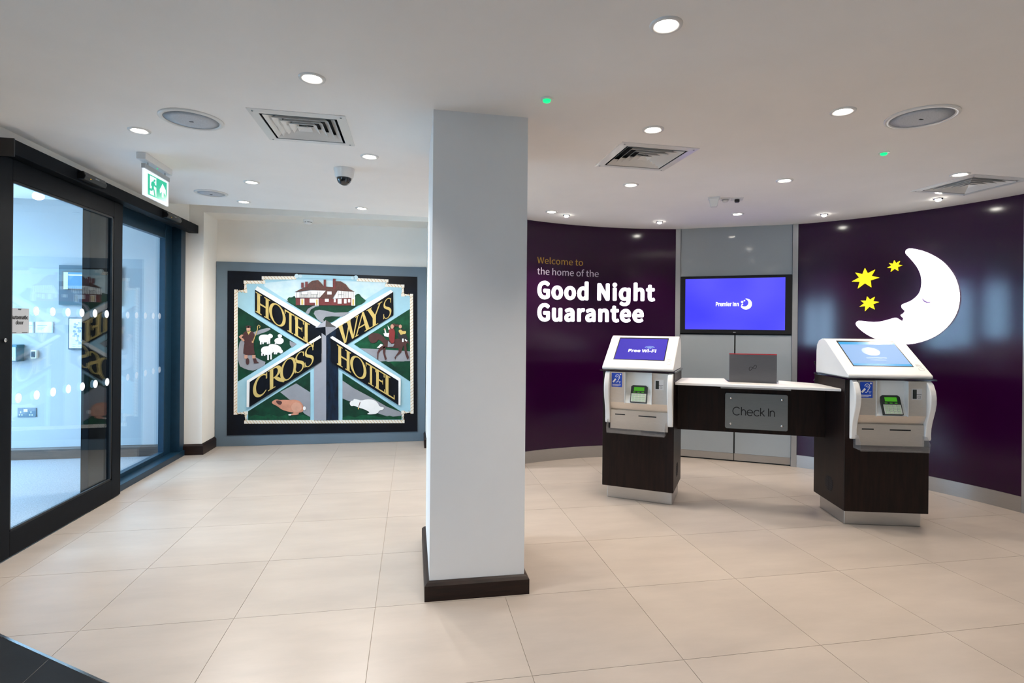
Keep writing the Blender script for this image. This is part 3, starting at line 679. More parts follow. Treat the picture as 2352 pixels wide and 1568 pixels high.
# thin geometric lettering drawn with strokes
def thinword(P, a0, b0, s, wd, d0, d1, parent, m):
    xh = .72
    glyph = [
        ([arc(.46, .5, .46, .5, 42, 318, 24)], 1.02),
        ([[(.0, 0), (.0, 1.04)], [(.0, .40)] + arc(.25, .40, .25, .32, 180, 0, 12) + [(.50, 0)]], .66),
        ([[(.02, .36), (.66, .36)] + arc(.34, .36, .33, .36, 0, 318, 22)], .82),
        ([arc(.34, .36, .34, .36, 42, 318, 20)], .76),
        ([[(.0, 0), (.0, 1.04)], [(.44, .72), (.02, .34)], [(.12, .43), (.48, 0)]], .92),
        ([[(.0, 0), (.0, 1.0)]], .20),
        ([[(.0, 0), (.0, .72)], [(.0, .40)] + arc(.25, .40, .25, .32, 180, 0, 12) + [(.50, 0)]], .6)]
    tot = sum(g[1] for g in glyph[:-1]) + .5; x = a0
    for lines, adv in glyph:
        mb = MB()
        for ln in lines: stroke(mb, [(x + p[0] * s, b0 + p[1] * s) for p in ln], wd, P, d0, d1)
        mb.build('letter', m, parent); x += adv * s
wcap = SH * .245
thinword(SGP.P, -SW * .375, SH * .385, SW * .75 / 5.48, .0062, .0028, .0042, sg_, m_ink)
# laptop standing in the notch, lid towards us
lz = ZD - .021
lp0, lp1 = onplane(1675, 876, n2, DK.n), onplane(1785, 880, n2, DK.n)
lw = (lp1 - lp0).dot(dkd)
lap = thing('laptop', 'open grey laptop with red lid edge standing behind the desk sign', 'laptop', (lp0.x, lp0.y, lz), dang)
tilt = .10; LH = onplane(1675, 811, lp0, DK.n).z - lz
m_lap = mat('grey_laptop_lid', (.13, .13, .14), .35, metal=.5, noise=.04, nscale=30, stretch=(1, 1, 12))
LPl = Plane((0, .012, .012), (1, 0, 0), (0, -math.sin(tilt) * 0 + .02, 1))
x = MB(); flat(x, [(0, 0), (lw, 0), (lw, LH - .02), (0, LH - .02)], LPl.P, -.008, 0.0); lid = x.build('lid', m_lap, lap, bevel=.002)
x = MB(); flat(x, [(0, LH - .0195), (lw, LH - .0195), (lw, LH - .0125), (0, LH - .0125)], LPl.P, -.009, .0005); x.build('lid_edge', mat('red_lid_edge', (.40, .02, .03), .35, noise=.03), lap)
x = MB(); cx_, cy_ = lw * .5, LH * .50
inf = [(cx_ + .024 * math.sin(t) * (1 if True else 1), cy_ + .012 * math.sin(2 * t) + .010 * math.sin(t)) for t in [i * 2 * math.pi / 40 for i in range(40)]]
stroke(x, inf, .0035, LPl.P, -.001, .0008, True); x.build('infinity_emblem', m_ink, lid)
MB().box(0, lw, .012, .25, 0, .014).build('keyboard_base', m_black, lap, bevel=.002)
MB().box(0.01, lw - .01, .006, .02, .004, .016).build('hinge', m_black, lap)
# little black microphone stand with a green lamp on the desk
mp = onz(1877, 874, ZD)
mic = thing('desk_microphone', 'tiny black gooseneck device with green light at the desk end', 'microphone', (mp.x, mp.y, ZD), 0)
MB().lathe([(0, 0), (.026, 0), (.024, .008), (.018, .014), (0.0001, .016)], 20).build('base', m_black, mic, smooth=True)
MB().lathe([(0, .014), (.012, .014), (.012, .019), (0.0001, .020)], 14).build('lamp', emis('lime_led', (.25, .9, .02), 1.3), mic)
MB().tube([(0, .008, .012), (.002, .010, .07), (-.004, .012, .115), (-.014, .012, .145)], [.0025, .0025, .0025, .005], 8).build('gooseneck', m_black, mic)

# ================================================================== LETTERING AND EMBLEM ON THE PURPLE WALL
def cyl_place(px0, py0, px1, capz, off0, off1):
    A = oncyl(px0, py0); B = oncyl(px1, py0); t0, t1 = th_of(A), th_of(B)
    return lambda x, y, d: cylp(t0 + (t1 - t0) * x, A.z + y * capz, off0 + (off1 - off0) * d)
slog = thing('wall_slogan', 'glowing white Good Night Guarantee slogan on the left purple wall', 'sign', (*cylp(th_px(1234), 0, .0).xy, 1.25))
pxm = (oncyl(1300, 650).z - oncyl(1300, 750).z) / 100
text_build('Welcome to', cyl_place(1234, 604, 1339, 14.0 * pxm, 0, .002), m_gold_t, slog, 'ochre_letter', bold=.0, split=True)
text_build('the home of the', cyl_place(1234, 629.5, 1375, 14.5 * pxm, 0, .002), m_lilac, slog, 'lilac_letter', bold=.0, split=True)
for ln, y, x1 in (('Good Ni\u0261ht' if FONT else 'Good Night', 686, 1504), ('Guarantee', 737.5, 1478)):
    text_build(ln, cyl_place(1234, y, x1, 40.5 * pxm, .0, .010), m_slogan, slog, 'letter', bold=.016, split=True, space=1.05)
mo = lambda x, y: (1840 + x * .2551, 430 + y * .2551)
def cyl_poly(mb, pts, off0, off1):
    ps = [oncyl(*mo(*p)) for p in pts]; fr = [cylp(th_of(p), p.z, off1) for p in ps]; bk = [cylp(th_of(p), p.z, off0) for p in ps]; return mb.prism(fr, bk)
moonp = [(950, 600), (946, 585), (952, 568), (968, 556), (990, 552), (1040, 557), (1110, 575), (1190, 610), (1270, 660), (1330, 720), (1380, 790), (1410, 860), (1428, 940), (1431, 1000), (1420, 1080), (1395, 1150), (1350, 1220),
         (1300, 1275), (1230, 1330), (1150, 1370), (1060, 1399), (980, 1412), (930, 1413), (850, 1408), (760, 1393), (680, 1365), (620, 1338), (560, 1300), (515, 1260), (497, 1235), (500, 1215), (518, 1202), (545, 1202), (640, 1213), (720, 1210),
         (790, 1192), (845, 1175), (862, 1174), (880, 1186), (910, 1204), (950, 1218), (1000, 1222), (1044, 1213), (1000, 1209), (965, 1200), (935, 1184), (910, 1162), (904, 1152), (908, 1145), (925, 1138), (946, 1113), (925, 1099), (912, 1082), (910, 1066), (918, 1054),
         (945, 1044), (1000, 1022), (1048, 985), (1078, 945), (1091, 895), (1094, 840), (1086, 790), (1067, 742), (1040, 700), (1000, 652)]
mp_ = oncyl(*mo(1200, 1100))
moon = thing('moon_emblem', 'large glowing white crescent moon with sleeping face on purple wall', 'sign', (mp_.x, mp_.y, mp_.z))
def cyl_sheet(pts, off0, off1):                    # a big outline bent to the wall's curve: triangulated, refined, then wrapped
    ps = [oncyl(*mo(*p)) for p in pts]; bm = bmesh.new()
    bm.faces.new([bm.verts.new((th_of(p) * CRAD, p.z, 0)) for p in ps]); bmesh.ops.triangulate(bm, faces=bm.faces[:])
    for _ in range(4):
        lg = [e_ for e_ in bm.edges if e_.calc_length() > .06]
        if lg: bmesh.ops.subdivide_edges(bm, edges=lg, cuts=1); bmesh.ops.triangulate(bm, faces=bm.faces[:])
    bm.verts.index_update(); mb = MB(); n = len(bm.verts)
    mb.v = [cylp(v.co.x / CRAD, v.co.y, off1) for v in bm.verts] + [cylp(v.co.x / CRAD, v.co.y, off0) for v in bm.verts]
    mb.f = [tuple(v.index for v in f.verts) for f in bm.faces]
    mb.f += [(e_.verts[0].index, e_.verts[1].index, e_.verts[1].index + n, e_.verts[0].index + n) for e_ in bm.edges if len(e_.link_faces) == 1]
    bm.free(); return mb
cyl_sheet(smooth_closed(moonp, 1), 0.0, .022).build('moon_face', m_moon, moon, True)
mb = MB(); cyl_poly(mb, [(1100, 992), (1118, 1016), (1148, 1031), (1194, 1033), (1165, 1041), (1140, 1042), (1115, 1030), (1103, 1012)], .021, .0245); mb.build('eyelid', mat('lilac_eyelid', (.42, .25, .62), .5, noise=.02), moon, True)
stars = [('large yellow star left of the glowing moon', (580, 818), [(577, 728), (668, 742), (708, 813), (634, 900), (513, 911), (460, 848), (490, 768)]),
         ('small yellow star nearest the top tip of the moon', (846, 708), [(842, 658), (893, 664), (915, 702), (877, 752), (810, 760), (780, 725), (795, 682)]),
         ('middle-sized yellow star below the large star, left of the moon', (612, 1040), [(597, 983), (666, 986), (705, 1032), (665, 1099), (577, 1115), (529, 1075), (538, 1020)])]
for lab, c, tips in stars:
    pts = []
    for i in range(7):
        a = tips[i]; b = tips[(i + 1) % 7]; m_ = ((a[0] + b[0]) / 2, (a[1] + b[1]) / 2); pts += [a, (c[0] + (m_[0] - c[0]) * .52, c[1] + (m_[1] - c[1]) * .52)]
    mb = MB(); cyl_poly(mb, pts, 0, .014); tag(mb.build('star_emblem', m_star), lab, 'sign', 'yellow stars by the moon')

# ================================================================== CEILING FIXTURES
def fixture(name, label, cat, p, group=None, rz=0.0): return thing(name, label, cat, (p.x, p.y, cz(p.x)), (0, CT, rz), group)
def spot(parent, energy, size=105, blend=.7, z=-.02, tilt=None):
    cool = parent.location.x < 0.0
    l = bpy.data.lights.new('lamp_light', 'SPOT'); l.energy = energy; l.color = LAMPCOOL if cool else LAMPCOL; l.spot_size = math.radians(size); l.spot_blend = blend; l.shadow_soft_size = .03
    o = bpy.data.objects.new('lamp_light', l); COL.objects.link(o); o.parent = parent; o.location = (0, 0, z)
    if tilt: o.rotation_euler = tilt
    return o
ring = MB().lathe([(.034, -.002), (.046, -.006), (.052, -.004), (.054, 0), (.034, 0)], 28).v
def downlight(label, px, small=False, boost=1.0, ang=105):
    p = onceil(*px); t = fixture('recessed_spotlight' if small else 'recessed_downlight', label, 'ceiling light', p, 'bright little spotlights by the purple wall' if small else 'round ceiling downlights')
    s = .55 if small else 1.0; mb = MB(); n = 28; prof = [(.034, 0), (.034, -.003), (.045, -.007), (.052, -.005), (.054, 0)]
    for k in range(n):
        a = 2 * math.pi * k / n
        for r, z in prof: mb.v.append(Vector((r * s * math.cos(a), r * s * math.sin(a), z)))
    for k in range(n):
        for i in range(4): mb.f.append((k * 5 + i, ((k + 1) % n) * 5 + i, ((k + 1) % n) * 5 + i + 1, k * 5 + i + 1))
    mb.build('trim_ring', m_white if not small else m_chrome, t, smooth=True)
    if small: MB().lathe([(0, -.001), (.018, -.003), (.021, -.010), (.014, -.018), (.0001, -.021)], 18).build('lamp', m_spot, t, smooth=True)
    else: MB().lathe([(0, -.0005), (.0335, -.0005), (.030, -.004), (.0001, -.006)], 24).build('lamp', m_lens, t)
    spot(t, LAMP * (.8 if small else boost), ang if not small else 90, .75, -.03)
    return t
for lab, px in [('big bright downlight near the top edge, right of the pillar', (1530, 57)), ('downlight at upper left in front of the left air vent', (717, 179)), ('downlight beside the left speaker above the exit sign', (320, 299)),
                ('downlight beside the dome camera', (849, 359)), ('downlight between the dome camera and the exit sign', (578, 418)), ('downlight nearest the small far speaker', (560, 463)),
                ('downlight beyond the dome camera near the ceiling edge', (831, 478)), ('downlight just in front of the vent right of the pillar', (1500, 297)), ('downlight left of the large right-hand speaker', (1936, 255)),
                ('downlight just beyond the vent right of the pillar', (1449, 424)), ('downlight right of the ceiling sensors', (1802, 414)), ('downlight beside the far right air vent', (2205, 400)),
                ('downlight next to the pillar, near the left purple wall', (1267, 486)), ('downlight behind the ceiling sensors, in front of the cabinet', (1694, 491))]:
    far = px in ((560, 463), (831, 478)); downlight(lab, px, False, 2.1 if far else 1.0, 172 if far else 105)
for lab, px in [('tiny spotlight above the Welcome lettering, close to the pillar', (1301, 494)), ('tiny spotlight left of the grey cabinet', (1515, 509)), ('tiny spotlight right of the grey cabinet', (1893, 492)), ('tiny spotlight above the moon emblem', (2155, 456))]:
    downlight(lab, px, True)
for i, (x, y) in enumerate([(-1.6, .5), (-.2, .6), (1.4, .5), (2.9, .9), (-1.6, -1.2), (-.2, -1.2), (1.4, -1.2), (2.9, -1.0)]):      # unseen lamps added behind the camera to lift ceiling and pillar
    o = MB().lathe([(0, -.0005), (.0335, -.0005), (.030, -.004), (.0001, -.006)], 24).build('added_fill_lamp', m_lens, ceiling); o.location = (x, y, cz(x))
    spot(o, LAMP * (.50 if y > 0 else 1.15), 120, .8, -.03)
# air vents
def sq(r, z): return [(-r, -r, z), (r, -r, z), (r, r, z), (-r, r, z)]
def sqring(mb, r0, z0, r1, z1, th=.0015):
    a = sq(r0, z0) + sq(r1, z1) + sq(r0, z0 + th) + sq(r1, z1 + th); f = []
    for i in range(4): j = (i + 1) % 4; f += [(i, j, 4 + j, 4 + i), (8 + i, 12 + i, 12 + j, 8 + j), (i, 8 + i, 8 + j, j), (4 + i, 4 + j, 12 + j, 12 + i)]
    return mb.add(a, f)
for label, c in VENTS:
    t = fixture('air_vent', label, 'air vent', c, 'square ceiling air vents')
    mb = MB(); sqring(mb, .225, -.003, .180, -.006, .003); mb.build('flange', m_white, t)
    mb = MB(); mb.add(sq(.185, .050) + sq(.185, -.002), [(0, 1, 2, 3)] + [(i, (i + 1) % 4, 4 + (i + 1) % 4, 4 + i) for i in range(4)]); mb.build('duct_box', m_matblack, t, fix=False)
    for r in (.168, .134, .100, .066):
        mb = MB(); sqring(mb, r, -.006, r - .030, .022); mb.build('louvre', m_white, t)
    mb = MB(); sqring(mb, .034, -.006, .001, .014); mb.build('louvre', m_white, t)
    for sx in (-1, 1):
        for sy in (-1, 1): x = MB().lathe([(0, -.006), (.005, -.006), (.004, -.008), (.0001, -.0085)], 10).build('screw', m_cabstrip, t); x.location = (sx * .202, sy * .202, .0)
# loudspeakers
for lab, px, r in (('large round ceiling speaker at left above the exit sign', (440, 274), .145), ('small looking round speaker far along the left ceiling', (485, 443), .118), ('large round ceiling speaker at upper right', (2116, 268), .145)):
    p = onceil(*px); t = fixture('ceiling_speaker', lab, 'speaker', p, 'round ceiling speakers')
    MB().lathe([(r, 0), (r, -.004), (r - .006, -.008), (r - .020, -.008), (r - .022, -.005), (r - .022, 0)], 48).build('rim', m_white, t, smooth=True)
    MB().lathe([(0, -.004), (r - .022, -.004), (r * .5, -.010), (.0001, -.012)], 48).build('grille', m_grille, t, smooth=True)
    x = MB().box(-.009, .009, -.004, .004, -.0135, -.0105).build('badge', m_matblack, t)
# dome camera
p = onceil(791, 388); t = fixture('dome_camera', 'white dome security camera hanging from the ceiling left of pillar', 'camera', p)
autosmooth(MB().lathe([(0, 0), (.066, 0), (.066, -.010), (.062, -.018), (.058, -.050), (.053, -.060), (.0001, -.060)], 40).build('housing', m_white, t), 30)
MB().lathe([(.047, -.058)] + [(.047 * math.cos(a), -.060 - .047 * math.sin(a)) for a in [i * math.pi / 20 for i in range(11)]][:-1] + [(.0001, -.107)], 36).build('dome', mat('smoked_dome', (.012, .013, .016), .06, noise=.1, coat=.6), t, smooth=True)
# emergency luminaires with green glow
for lab, px in (('green lit emergency light above the pillar corner', (1256, 227)), ('green lit emergency light right of centre', (2030, 350))):
    p = onceil(*px); t = fixture('emergency_light', lab, 'ceiling light', p, 'small green emergency lights')
    MB().lathe([(0, 0), (.028, 0), (.027, -.004), (.018, -.006), (.0001, -.006)], 24).build('trim_ring', m_white, t)
    MB().lathe([(0, -.005), (.018, -.005), (.016, -.013), (.009, -.017), (.0001, -.018)], 20).build('lens', m_led, t, smooth=True)
# detector in the recess soffit
q = onplane(708, 503, (0, 6.0, 0), Vector((0, 1, 0))); t = thing('smoke_detector', 'white smoke detector on the recess soffit above the mural', 'detector', (q.x, 6.0, 2.36))
MB().lathe([(0, 0), (.050, 0), (.050, -.020), (.044, -.024), (.0001, -.024)], 28).build('base', m_white, t)
MB().lathe([(0, -.022), (.036, -.022), (.034, -.030), (.0001, -.030)], 24).build('sensing_chamber', m_matblack, t)
x = MB()
for k in range(6): a = k * math.pi / 3 + .2; x.box(.030 * math.cos(a) - .006, .030 * math.cos(a) + .006, .030 * math.sin(a) - .006, .030 * math.sin(a) + .006, -.034, -.022)
MB().lathe([(0, -.030), (.038, -.030), (.036, -.040), (.028, -.044), (.0001, -.045)], 24).build('cap', m_white, t); x.build('vane', m_white, t)
# sensor cluster
p = onceil(1640, 454); t = fixture('alarm_sounder', 'white tapered alarm sounder, left of three ceiling sensors', 'detector', p, rz=-.5)
MB().box(-.042, .042, -.042, .042, -.010, 0).build('base', m_white, t, bevel=.002)
MB().prism([(-.036, -.036, -.010), (.036, -.036, -.010), (.036, .036, -.010), (-.036, .036, -.010)], [(-.022, -.022, -.070), (.022, -.022, -.070), (.022, .022, -.070), (-.022, .022, -.070)]).build('cover', m_white, t, bevel=.003)
p = onceil(1666, 456); t = fixture('motion_detector', 'flat white motion detector, middle of three ceiling sensors', 'detector', p, rz=-.5)
MB().box(-.034, .034, -.034, .034, -.008, 0).build('base', m_white, t, bevel=.002)
MB().lathe([(0, -.008), (.024, -.008), (.024, -.014), (.0001, -.014)], 20).build('collar', m_cabstrip, t)
MB().lathe([(0, -.014), (.022, -.014), (.020, -.024), (.010, -.029), (.0001, -.030)], 20).build('lens', m_white, t, smooth=True)
p = onceil(1693, 456); t = fixture('presence_sensor', 'white square plate with black eye, right of three ceiling sensors', 'detector', p, rz=-.5)
MB().box(-.042, .042, -.042, .042, -.008, 0).build('base', m_white, t, bevel=.002)
MB().lathe([(0, -.008), (.018, -.008), (.018, -.024), (.014, -.029), (.0001, -.030)], 20).build('eye', m_black, t)
# exit sign
EX = -1.60; EP = Plane((EX, 0, 0), (0, 1, 0), (0, 0, 1)); e = lambda a, b: EP.px(310 + a * .09565, 340 + b * .09565)
ey0, ey1 = e(215, 500)[0], e(800, 790)[0]
t = thing('exit_sign', 'hanging illuminated green running man exit sign with arrow', 'sign', (EX, (ey0 + ey1) / 2, cz(EX)))
zt = cz(EX); pz1 = (e(215, 500)[1] + e(800, 790)[1]) / 2; pz0 = (e(215, 1140)[1] + e(800, 1385)[1]) / 2
bx0, bx1 = onceil(330, 362).y, onceil(388, 386).y
MB().box(EX - .030, EX + .022, ey0 - .03, ey1 + .01, zt - .040, zt).build('ceiling_box', m_whitem, t, True, bevel=.003)
x = MB().lathe([(0, 0), (.004, 0), (.004, -.003), (.0001, -.004)], 10).build('status_led', m_led, t); x.location = (0, .01, -.040)
for yy in (ey0 + .05, ey1 - .05): MB().tube([(EX, yy, zt - .038), (EX, yy, pz1 + .020)], .003, 8).build('hanger', m_cabstrip, t, True)
MB().box(EX - .014, EX + .008, ey0 - .004, ey1 + .004, pz1, pz1 + .028).build('top_rail', m_cabstrip, t, True, bevel=.002)
MB().box(EX - .010, EX + .002, ey0, ey1, pz0, pz1).build('lit_panel', m_exitw, t, True, bevel=.002)
def epoly(pts, d0, d1, mt, nm, par):
    mb = MB(); flat(mb, [e(*p) for p in pts], EP.P, d0, d1); return mb.build(nm, mt, par, True)
legend = epoly([(300, 605), (750, 840), (750, 1305), (300, 1110)], .001, .0035, m_green, 'green_legend', t)
epoly([(345, 655), (495, 732), (495, 1165), (345, 1098)], .003, .0045, m_exitw, 'doorway_mark', legend)
epoly([(648, 855), (720, 1012), (718, 1140), (670, 1060), (668, 1190), (628, 1180), (628, 1045), (585, 1085), (580, 990)], .003, .0045, m_exitw, 'arrow_mark', legend)
mb = MB(); flat(mb, [e(*p) for p in arc(447, 782, 20, 28, 0, 330, 11)], EP.P, .004, .006)
for ln, wv in (([(378, 905), (385, 835), (415, 815), (440, 850), (455, 905), (490, 925)], .013), ([(425, 835), (412, 900), (405, 960)], .022), ([(408, 950), (385, 1000), (330, 985)], .014), ([(408, 950), (440, 1020), (455, 1130), (470, 1140)], .014)):
    stroke(mb, [e(*p) for p in ln], wv, EP.P, .004, .006)
mb.build('running_man', m_green, legend, True)

# ================================================================== DOOR HEADER, SENSORS, NOTICE
t = thing('door_header', 'long black sliding door header box above the glass door', 'door header', (-2.1, 4.5, 2.13))
MB().box(-2.139, -2.055, 3.30, 5.815, 2.150, 2.228).build('cover', m_anth, t, True, bevel=.004)
MB().box(-2.139, -2.053, 3.29, 3.300, 2.135, 2.231).build('end_cap', m_black, t, True, bevel=.002)
MB().box(-2.139, -2.10, 3.30, 5.815, 2.152, 2.1545).build('guide_track', m_matblack, t, True) if False else None
HPn = Plane((-2.055, 0, 0), (0, 1, 0), (0, 0, 1))
for lab, pa, pb in (('black door sensor on the header over the sliding leaf', (178, 411), (229, 413)), ('black door sensor at the far end of the header', (373, 497), (405, 500))):
    a0 = HPn.px(*pa)[0]; a1 = HPn.px(*pb)[0]; zz = HPn.px((pa[0] + pb[0]) / 2, (pa[1] + pb[1]) / 2)[1]
    t = thing('door_sensor', lab, 'sensor', (-2.055, (a0 + a1) / 2, zz - .03), 0, 'door header sensors')
    MB().prism([(-2.055, a0, zz - .028), (-2.055, a0, zz + .028), (-2.022, a0, zz + .024), (-2.008, a0, zz - .005), (-2.018, a0, zz - .026)], [(-2.055, a1, zz - .028), (-2.055, a1, zz + .028), (-2.022, a1, zz + .024), (-2.008, a1, zz - .005), (-2.018, a1, zz - .026)]).build('case', m_black, t, True, bevel=.004)
    MB().box(-2.014, -2.009, a0 + (a1 - a0) * .45, a0 + (a1 - a0) * .62, zz + .000, zz + .006).build('maker_mark', m_cabstrip, t, True)
    MB().box(-2.014, -2.0085, a0 + (a1 - a0) * .22, a0 + (a1 - a0) * .25, zz - .014, zz - .011).build('indicator', emis('amber_led', (.9, .5, .05), .8), t, True)
NP = Plane((-2.136, 0, 0), (0, 1, 0), (0, 0, 1)); a0, b1 = NP.px(27, 707); a1, b0 = NP.px(66, 765.5)
t = thing('door_notice', 'pale Automatic door notice stuck on the sliding glass door', 'notice', (-2.1365, (a0 + a1) / 2, b0))
a0 = YG0 + .014
mb = MB(); flat(mb, [(a0, b0), (a1, b0), (a1, b1), (a0, b1)], NP.P, -.0005, .0006); mb.build('sheet', mat('pale_grey_notice', (.44, .45, .47), .5, noise=.02), t, True)
zc_ = lambda y: NP.px(45, y)[1]
ptext('Automatic', NP.P, a0 + .004, zc_(733), (a1 - a0) * .92, .021, .0004, .0012, m_ink, t, 'notice_word', bold=.02)
ptext('door', NP.P, a0 + (a1 - a0) * .28, zc_(745), (a1 - a0) * .42, .021, .0004, .0012, m_ink, t, 'notice_word', bold=.02)
mb = MB()
for y, xa, xb in ((709.5, .4, .58), (711, .42, .56), (763.5, .05, .32), (763.5, .62, .92)): stroke(mb, [(a0 + (a1 - a0) * xa, zc_(y)), (a0 + (a1 - a0) * xb, zc_(y))], .003, NP.P, .0004, .001)
mb.build('small_print', m_ink, t, True)

# ================================================================== THINGS ON THE VESTIBULE WALL
VP = Plane((0, 5.83, 0), (1, 0, 0), (0, 0, 1))
def vbox(x0, y0, x1, y1, d0, d1, m, nm, par, bevel=0.0):
    a0, b1 = VP.px(x0, y0); a1, b0 = VP.px(x1, y1); mb = MB(); flat(mb, [(a0, b0), (a1, b0), (a1, b1), (a0, b1)], VP.P, d0, d1); return mb.build(nm, m, par, True, bevel=bevel)
def vthing(nm, lab, cat, x, y): a, b = VP.px(x, y); return thing(nm, lab, cat, (a, 5.83, b))
t = vthing('wall_display', 'dark teal display board with small screen behind the glass door', 'display', 210, 702)
vbox(140, 609, 279, 702, 0, .03, mat('dark_teal_board', (.012, .055, .085), .35, noise=.05), 'backboard', t)
vbox(151.5, 623.5, 266, 667, .03, .06, m_black, 'screen_bezel', t)
sc = vbox(155.5, 626, 262, 665, .058, .062, emis('teal_screen', (.03, .25, .55), .9), 'screen', t)
vbox(155.5, 626, 165, 665, .061, .063, emis('pale_green_screen', (.55, .75, .55), .9), 'picture_strip', sc)
vbox(166, 631, 262, 636, .061, .063, emis('white_blue_screen', (.7, .8, 1.0), 1.0), 'title_bar', sc)
t = vthing('notice_frame', 'black framed map notice hanging below the display board', 'picture', 220, 802)
vbox(160.7, 729, 278, 802, 0, .022, m_anthb, 'frame', t); sh = vbox(163, 731.5, 275.5, 799.5, .018, .0235, m_paper, 'sheet', t)
mb = MB()
for k in range(26):
    a, b = VP.px(random.uniform(172, 195), random.uniform(738, 788)); flat(mb, arc(a, b, random.uniform(.006, .016), random.uniform(.005, .014), 0, 300, 5), VP.P, .0235, .0242 + k * .0001)
for y in (791, 795):
    for x0 in (170, 182, 190): a, b = VP.px(x0, y); a2, _ = VP.px(x0 + 7, y); stroke(mb, [(a, b), (a2, b)], .004, VP.P, .0235, .0242)
mb.build('map_print', mat('grey_blue_print', (.32, .36, .46), .6, noise=.2, nscale=40), sh, True)
for lab, x0, x1 in (('left of two white info cards behind the glass door', 60, 78.5), ('right of two white info cards behind the glass door', 82.5, 123)):
    t = thing('info_card', lab, 'notice', VP.P(*VP.px((x0 + x1) / 2, 764)), 0, 'info cards on the vestibule wall')
    vbox(x0, 738.5, x1, 764, 0, .004, m_paper, 'card', t); vbox(x1 - 2.5, 738.5, x1, 764, .004, .014, m_acrylsmoke, 'holder_edge', t)
    mb = MB()
    for q, y in enumerate((747, 751, 754, 757)): a, b = VP.px(x0 + 4, y); a2, _ = VP.px(x0 + 4 + (x1 - x0) * (.55 - .1 * q), y); stroke(mb, [(a, b), (a2, b)], .004 if q else .007, VP.P, .004, .005)
    mb.build('print', mat('grey_blue_print', (.3, .3, .4)), t, True)
t = vthing('key_safe', 'teal key box with silver dial behind the door frame', 'safe', 40, 829)
vbox(10, 790.5, 56, 829, 0, .10, mat('teal_metal', (.03, .12, .17), .35, noise=.05), 'case', t, bevel=.004)
vbox(14, 796, 54, 826, .10, .106, mat('pale_metal_face', (.45, .60, .68), .4, noise=.03), 'face', t)
a, b = VP.px(33, 807); x = MB().lathe([(0, 0), (.026, 0), (.022, .018), (.0001, .020)], 24).build('dial', m_chrome, t, smooth=True); x.rotation_euler = (math.pi / 2, 0, 0)
x.location = t.matrix_basis.inverted() @ VP.P(a, b, .106)
vbox(18, 819, 50, 822, .105, .110, m_paper, 'label_strip', t)
t = vthing('wall_intercom', 'small white framed intercom with dark screen beside the key box', 'intercom', 82, 823)
vbox(75, 804, 88, 822.5, 0, .03, m_white, 'case', t, bevel=.004); vbox(77, 806.5, 86, 820, .03, .032, m_anthb, 'screen', t)
t = vthing('power_socket', 'grey double power socket low on the vestibule wall', 'socket', 62, 957)
pl_ = vbox(41.5, 936.5, 84, 957, 0, .008, mat('blue_grey_socket', (.10, .15, .20), .35, noise=.05), 'plate', t, bevel=.002)
mb = MB()
for cx0 in (49, 72.5):
    for x0, x1, y0, y1 in ((cx0 - 1, cx0 + 1, 944, 948), (cx0 - 4, cx0 - 1.5, 951, 953.5), (cx0 + 1.5, cx0 + 4, 951, 953.5)):
        a0, b1 = VP.px(x0, y0); a1, b0 = VP.px(x1, y1); flat(mb, [(a0, b0), (a1, b0), (a1, b1), (a0, b1)], VP.P, .008, .0085)
mb.build('pin_hole', m_paper, pl_, True); vbox(56, 939, 65, 945, .008, .011, m_paper, 'rocker_switch', pl_)

# ================================================================== THE PAINTED RELIEF SIGN ON THE BACK WALL
pan_a = onplane(500, 598, (0, 6.2, 0), Vector((0, 1, 0))); pan_b = onplane(977, 617, (0, 6.2, 0), Vector((0, 1, 0)))
tag(MB().box(-2.005, 0.148, 6.165, 6.199, 0.002, (pan_a.z + pan_b.z) / 2).build('backing_panel', m_slate), 'slate blue painted panel behind the hotel sign in the recess', 'wall panel')
MY = 6.164
MP = Plane((0, MY, 0), (1, 0, 0), (0, 0, 1))
def C(x, y): return MP.px(490 + x * .29343, 580 + y * .29337)
sgn = thing('hotel_sign', 'painted relief sign reading Hotel Cross Ways with four arms', 'sign', (-0.93, MY, 0.08))
m_board = mat('black_sign_paint', (.002, .002, .003), .4, spec=.2, col2=(.003, .005, .011), nscale=5)
m_navy = mat('worn_navy_paint', (.006, .018, .045), .4, spec=.25, col2=(.002, .003, .006), nscale=14, stretch=(2.5, 1, .6))
m_lblue = mat('light_blue_paint', (.30, .52, .62), .5, noise=.06, nscale=5)
m_sky = mat('cloud_painted_sky', (.62, .72, .74), .5, col2=(.34, .55, .64), nscale=3.5)
m_grn = mat('dark_green_paint', (.003, .052, .024), .5, spec=.25, col2=(.002, .020, .011), nscale=9)
m_grn2 = mat('mid_green_paint', (.005, .085, .035), .5, spec=.25, col2=(.003, .035, .017), nscale=16)
m_road = mat('grey_road_paint', (.24, .25, .28), .5, noise=.08, nscale=7)
m_postg = mat('grey_post_paint', (.27, .28, .32), .5, noise=.05)
m_wht = mat('white_sign_paint', (.74, .74, .73), .45, noise=.04)
m_roof = mat('brown_roof_paint', (.075, .022, .014), .5, noise=.35, nscale=60)
m_brick = mat('dark_red_paint', (.13, .015, .015), .5, noise=.15, nscale=40)
m_brown = mat('dark_brown_paint', (.055, .016, .014), .5, noise=.15, nscale=30)
m_skin = mat('skin_paint', (.50, .27, .19), .5, noise=.05)
m_rab = mat('fawn_paint', (.50, .22, .14), .5, noise=.18, nscale=14)
m_red = mat('red_coat_paint', (.20, .018, .018), .5, noise=.1)
m_yel = mat('gold_paint', (.62, .46, .15), .36, metal=.25, noise=.06, nscale=20)
m_cream = mat('cream_rope_paint', (.74, .70, .62), .5, noise=.04)
m_gline = mat('ochre_line_paint', (.42, .24, .07), .5, noise=.05)
E0 = .0022
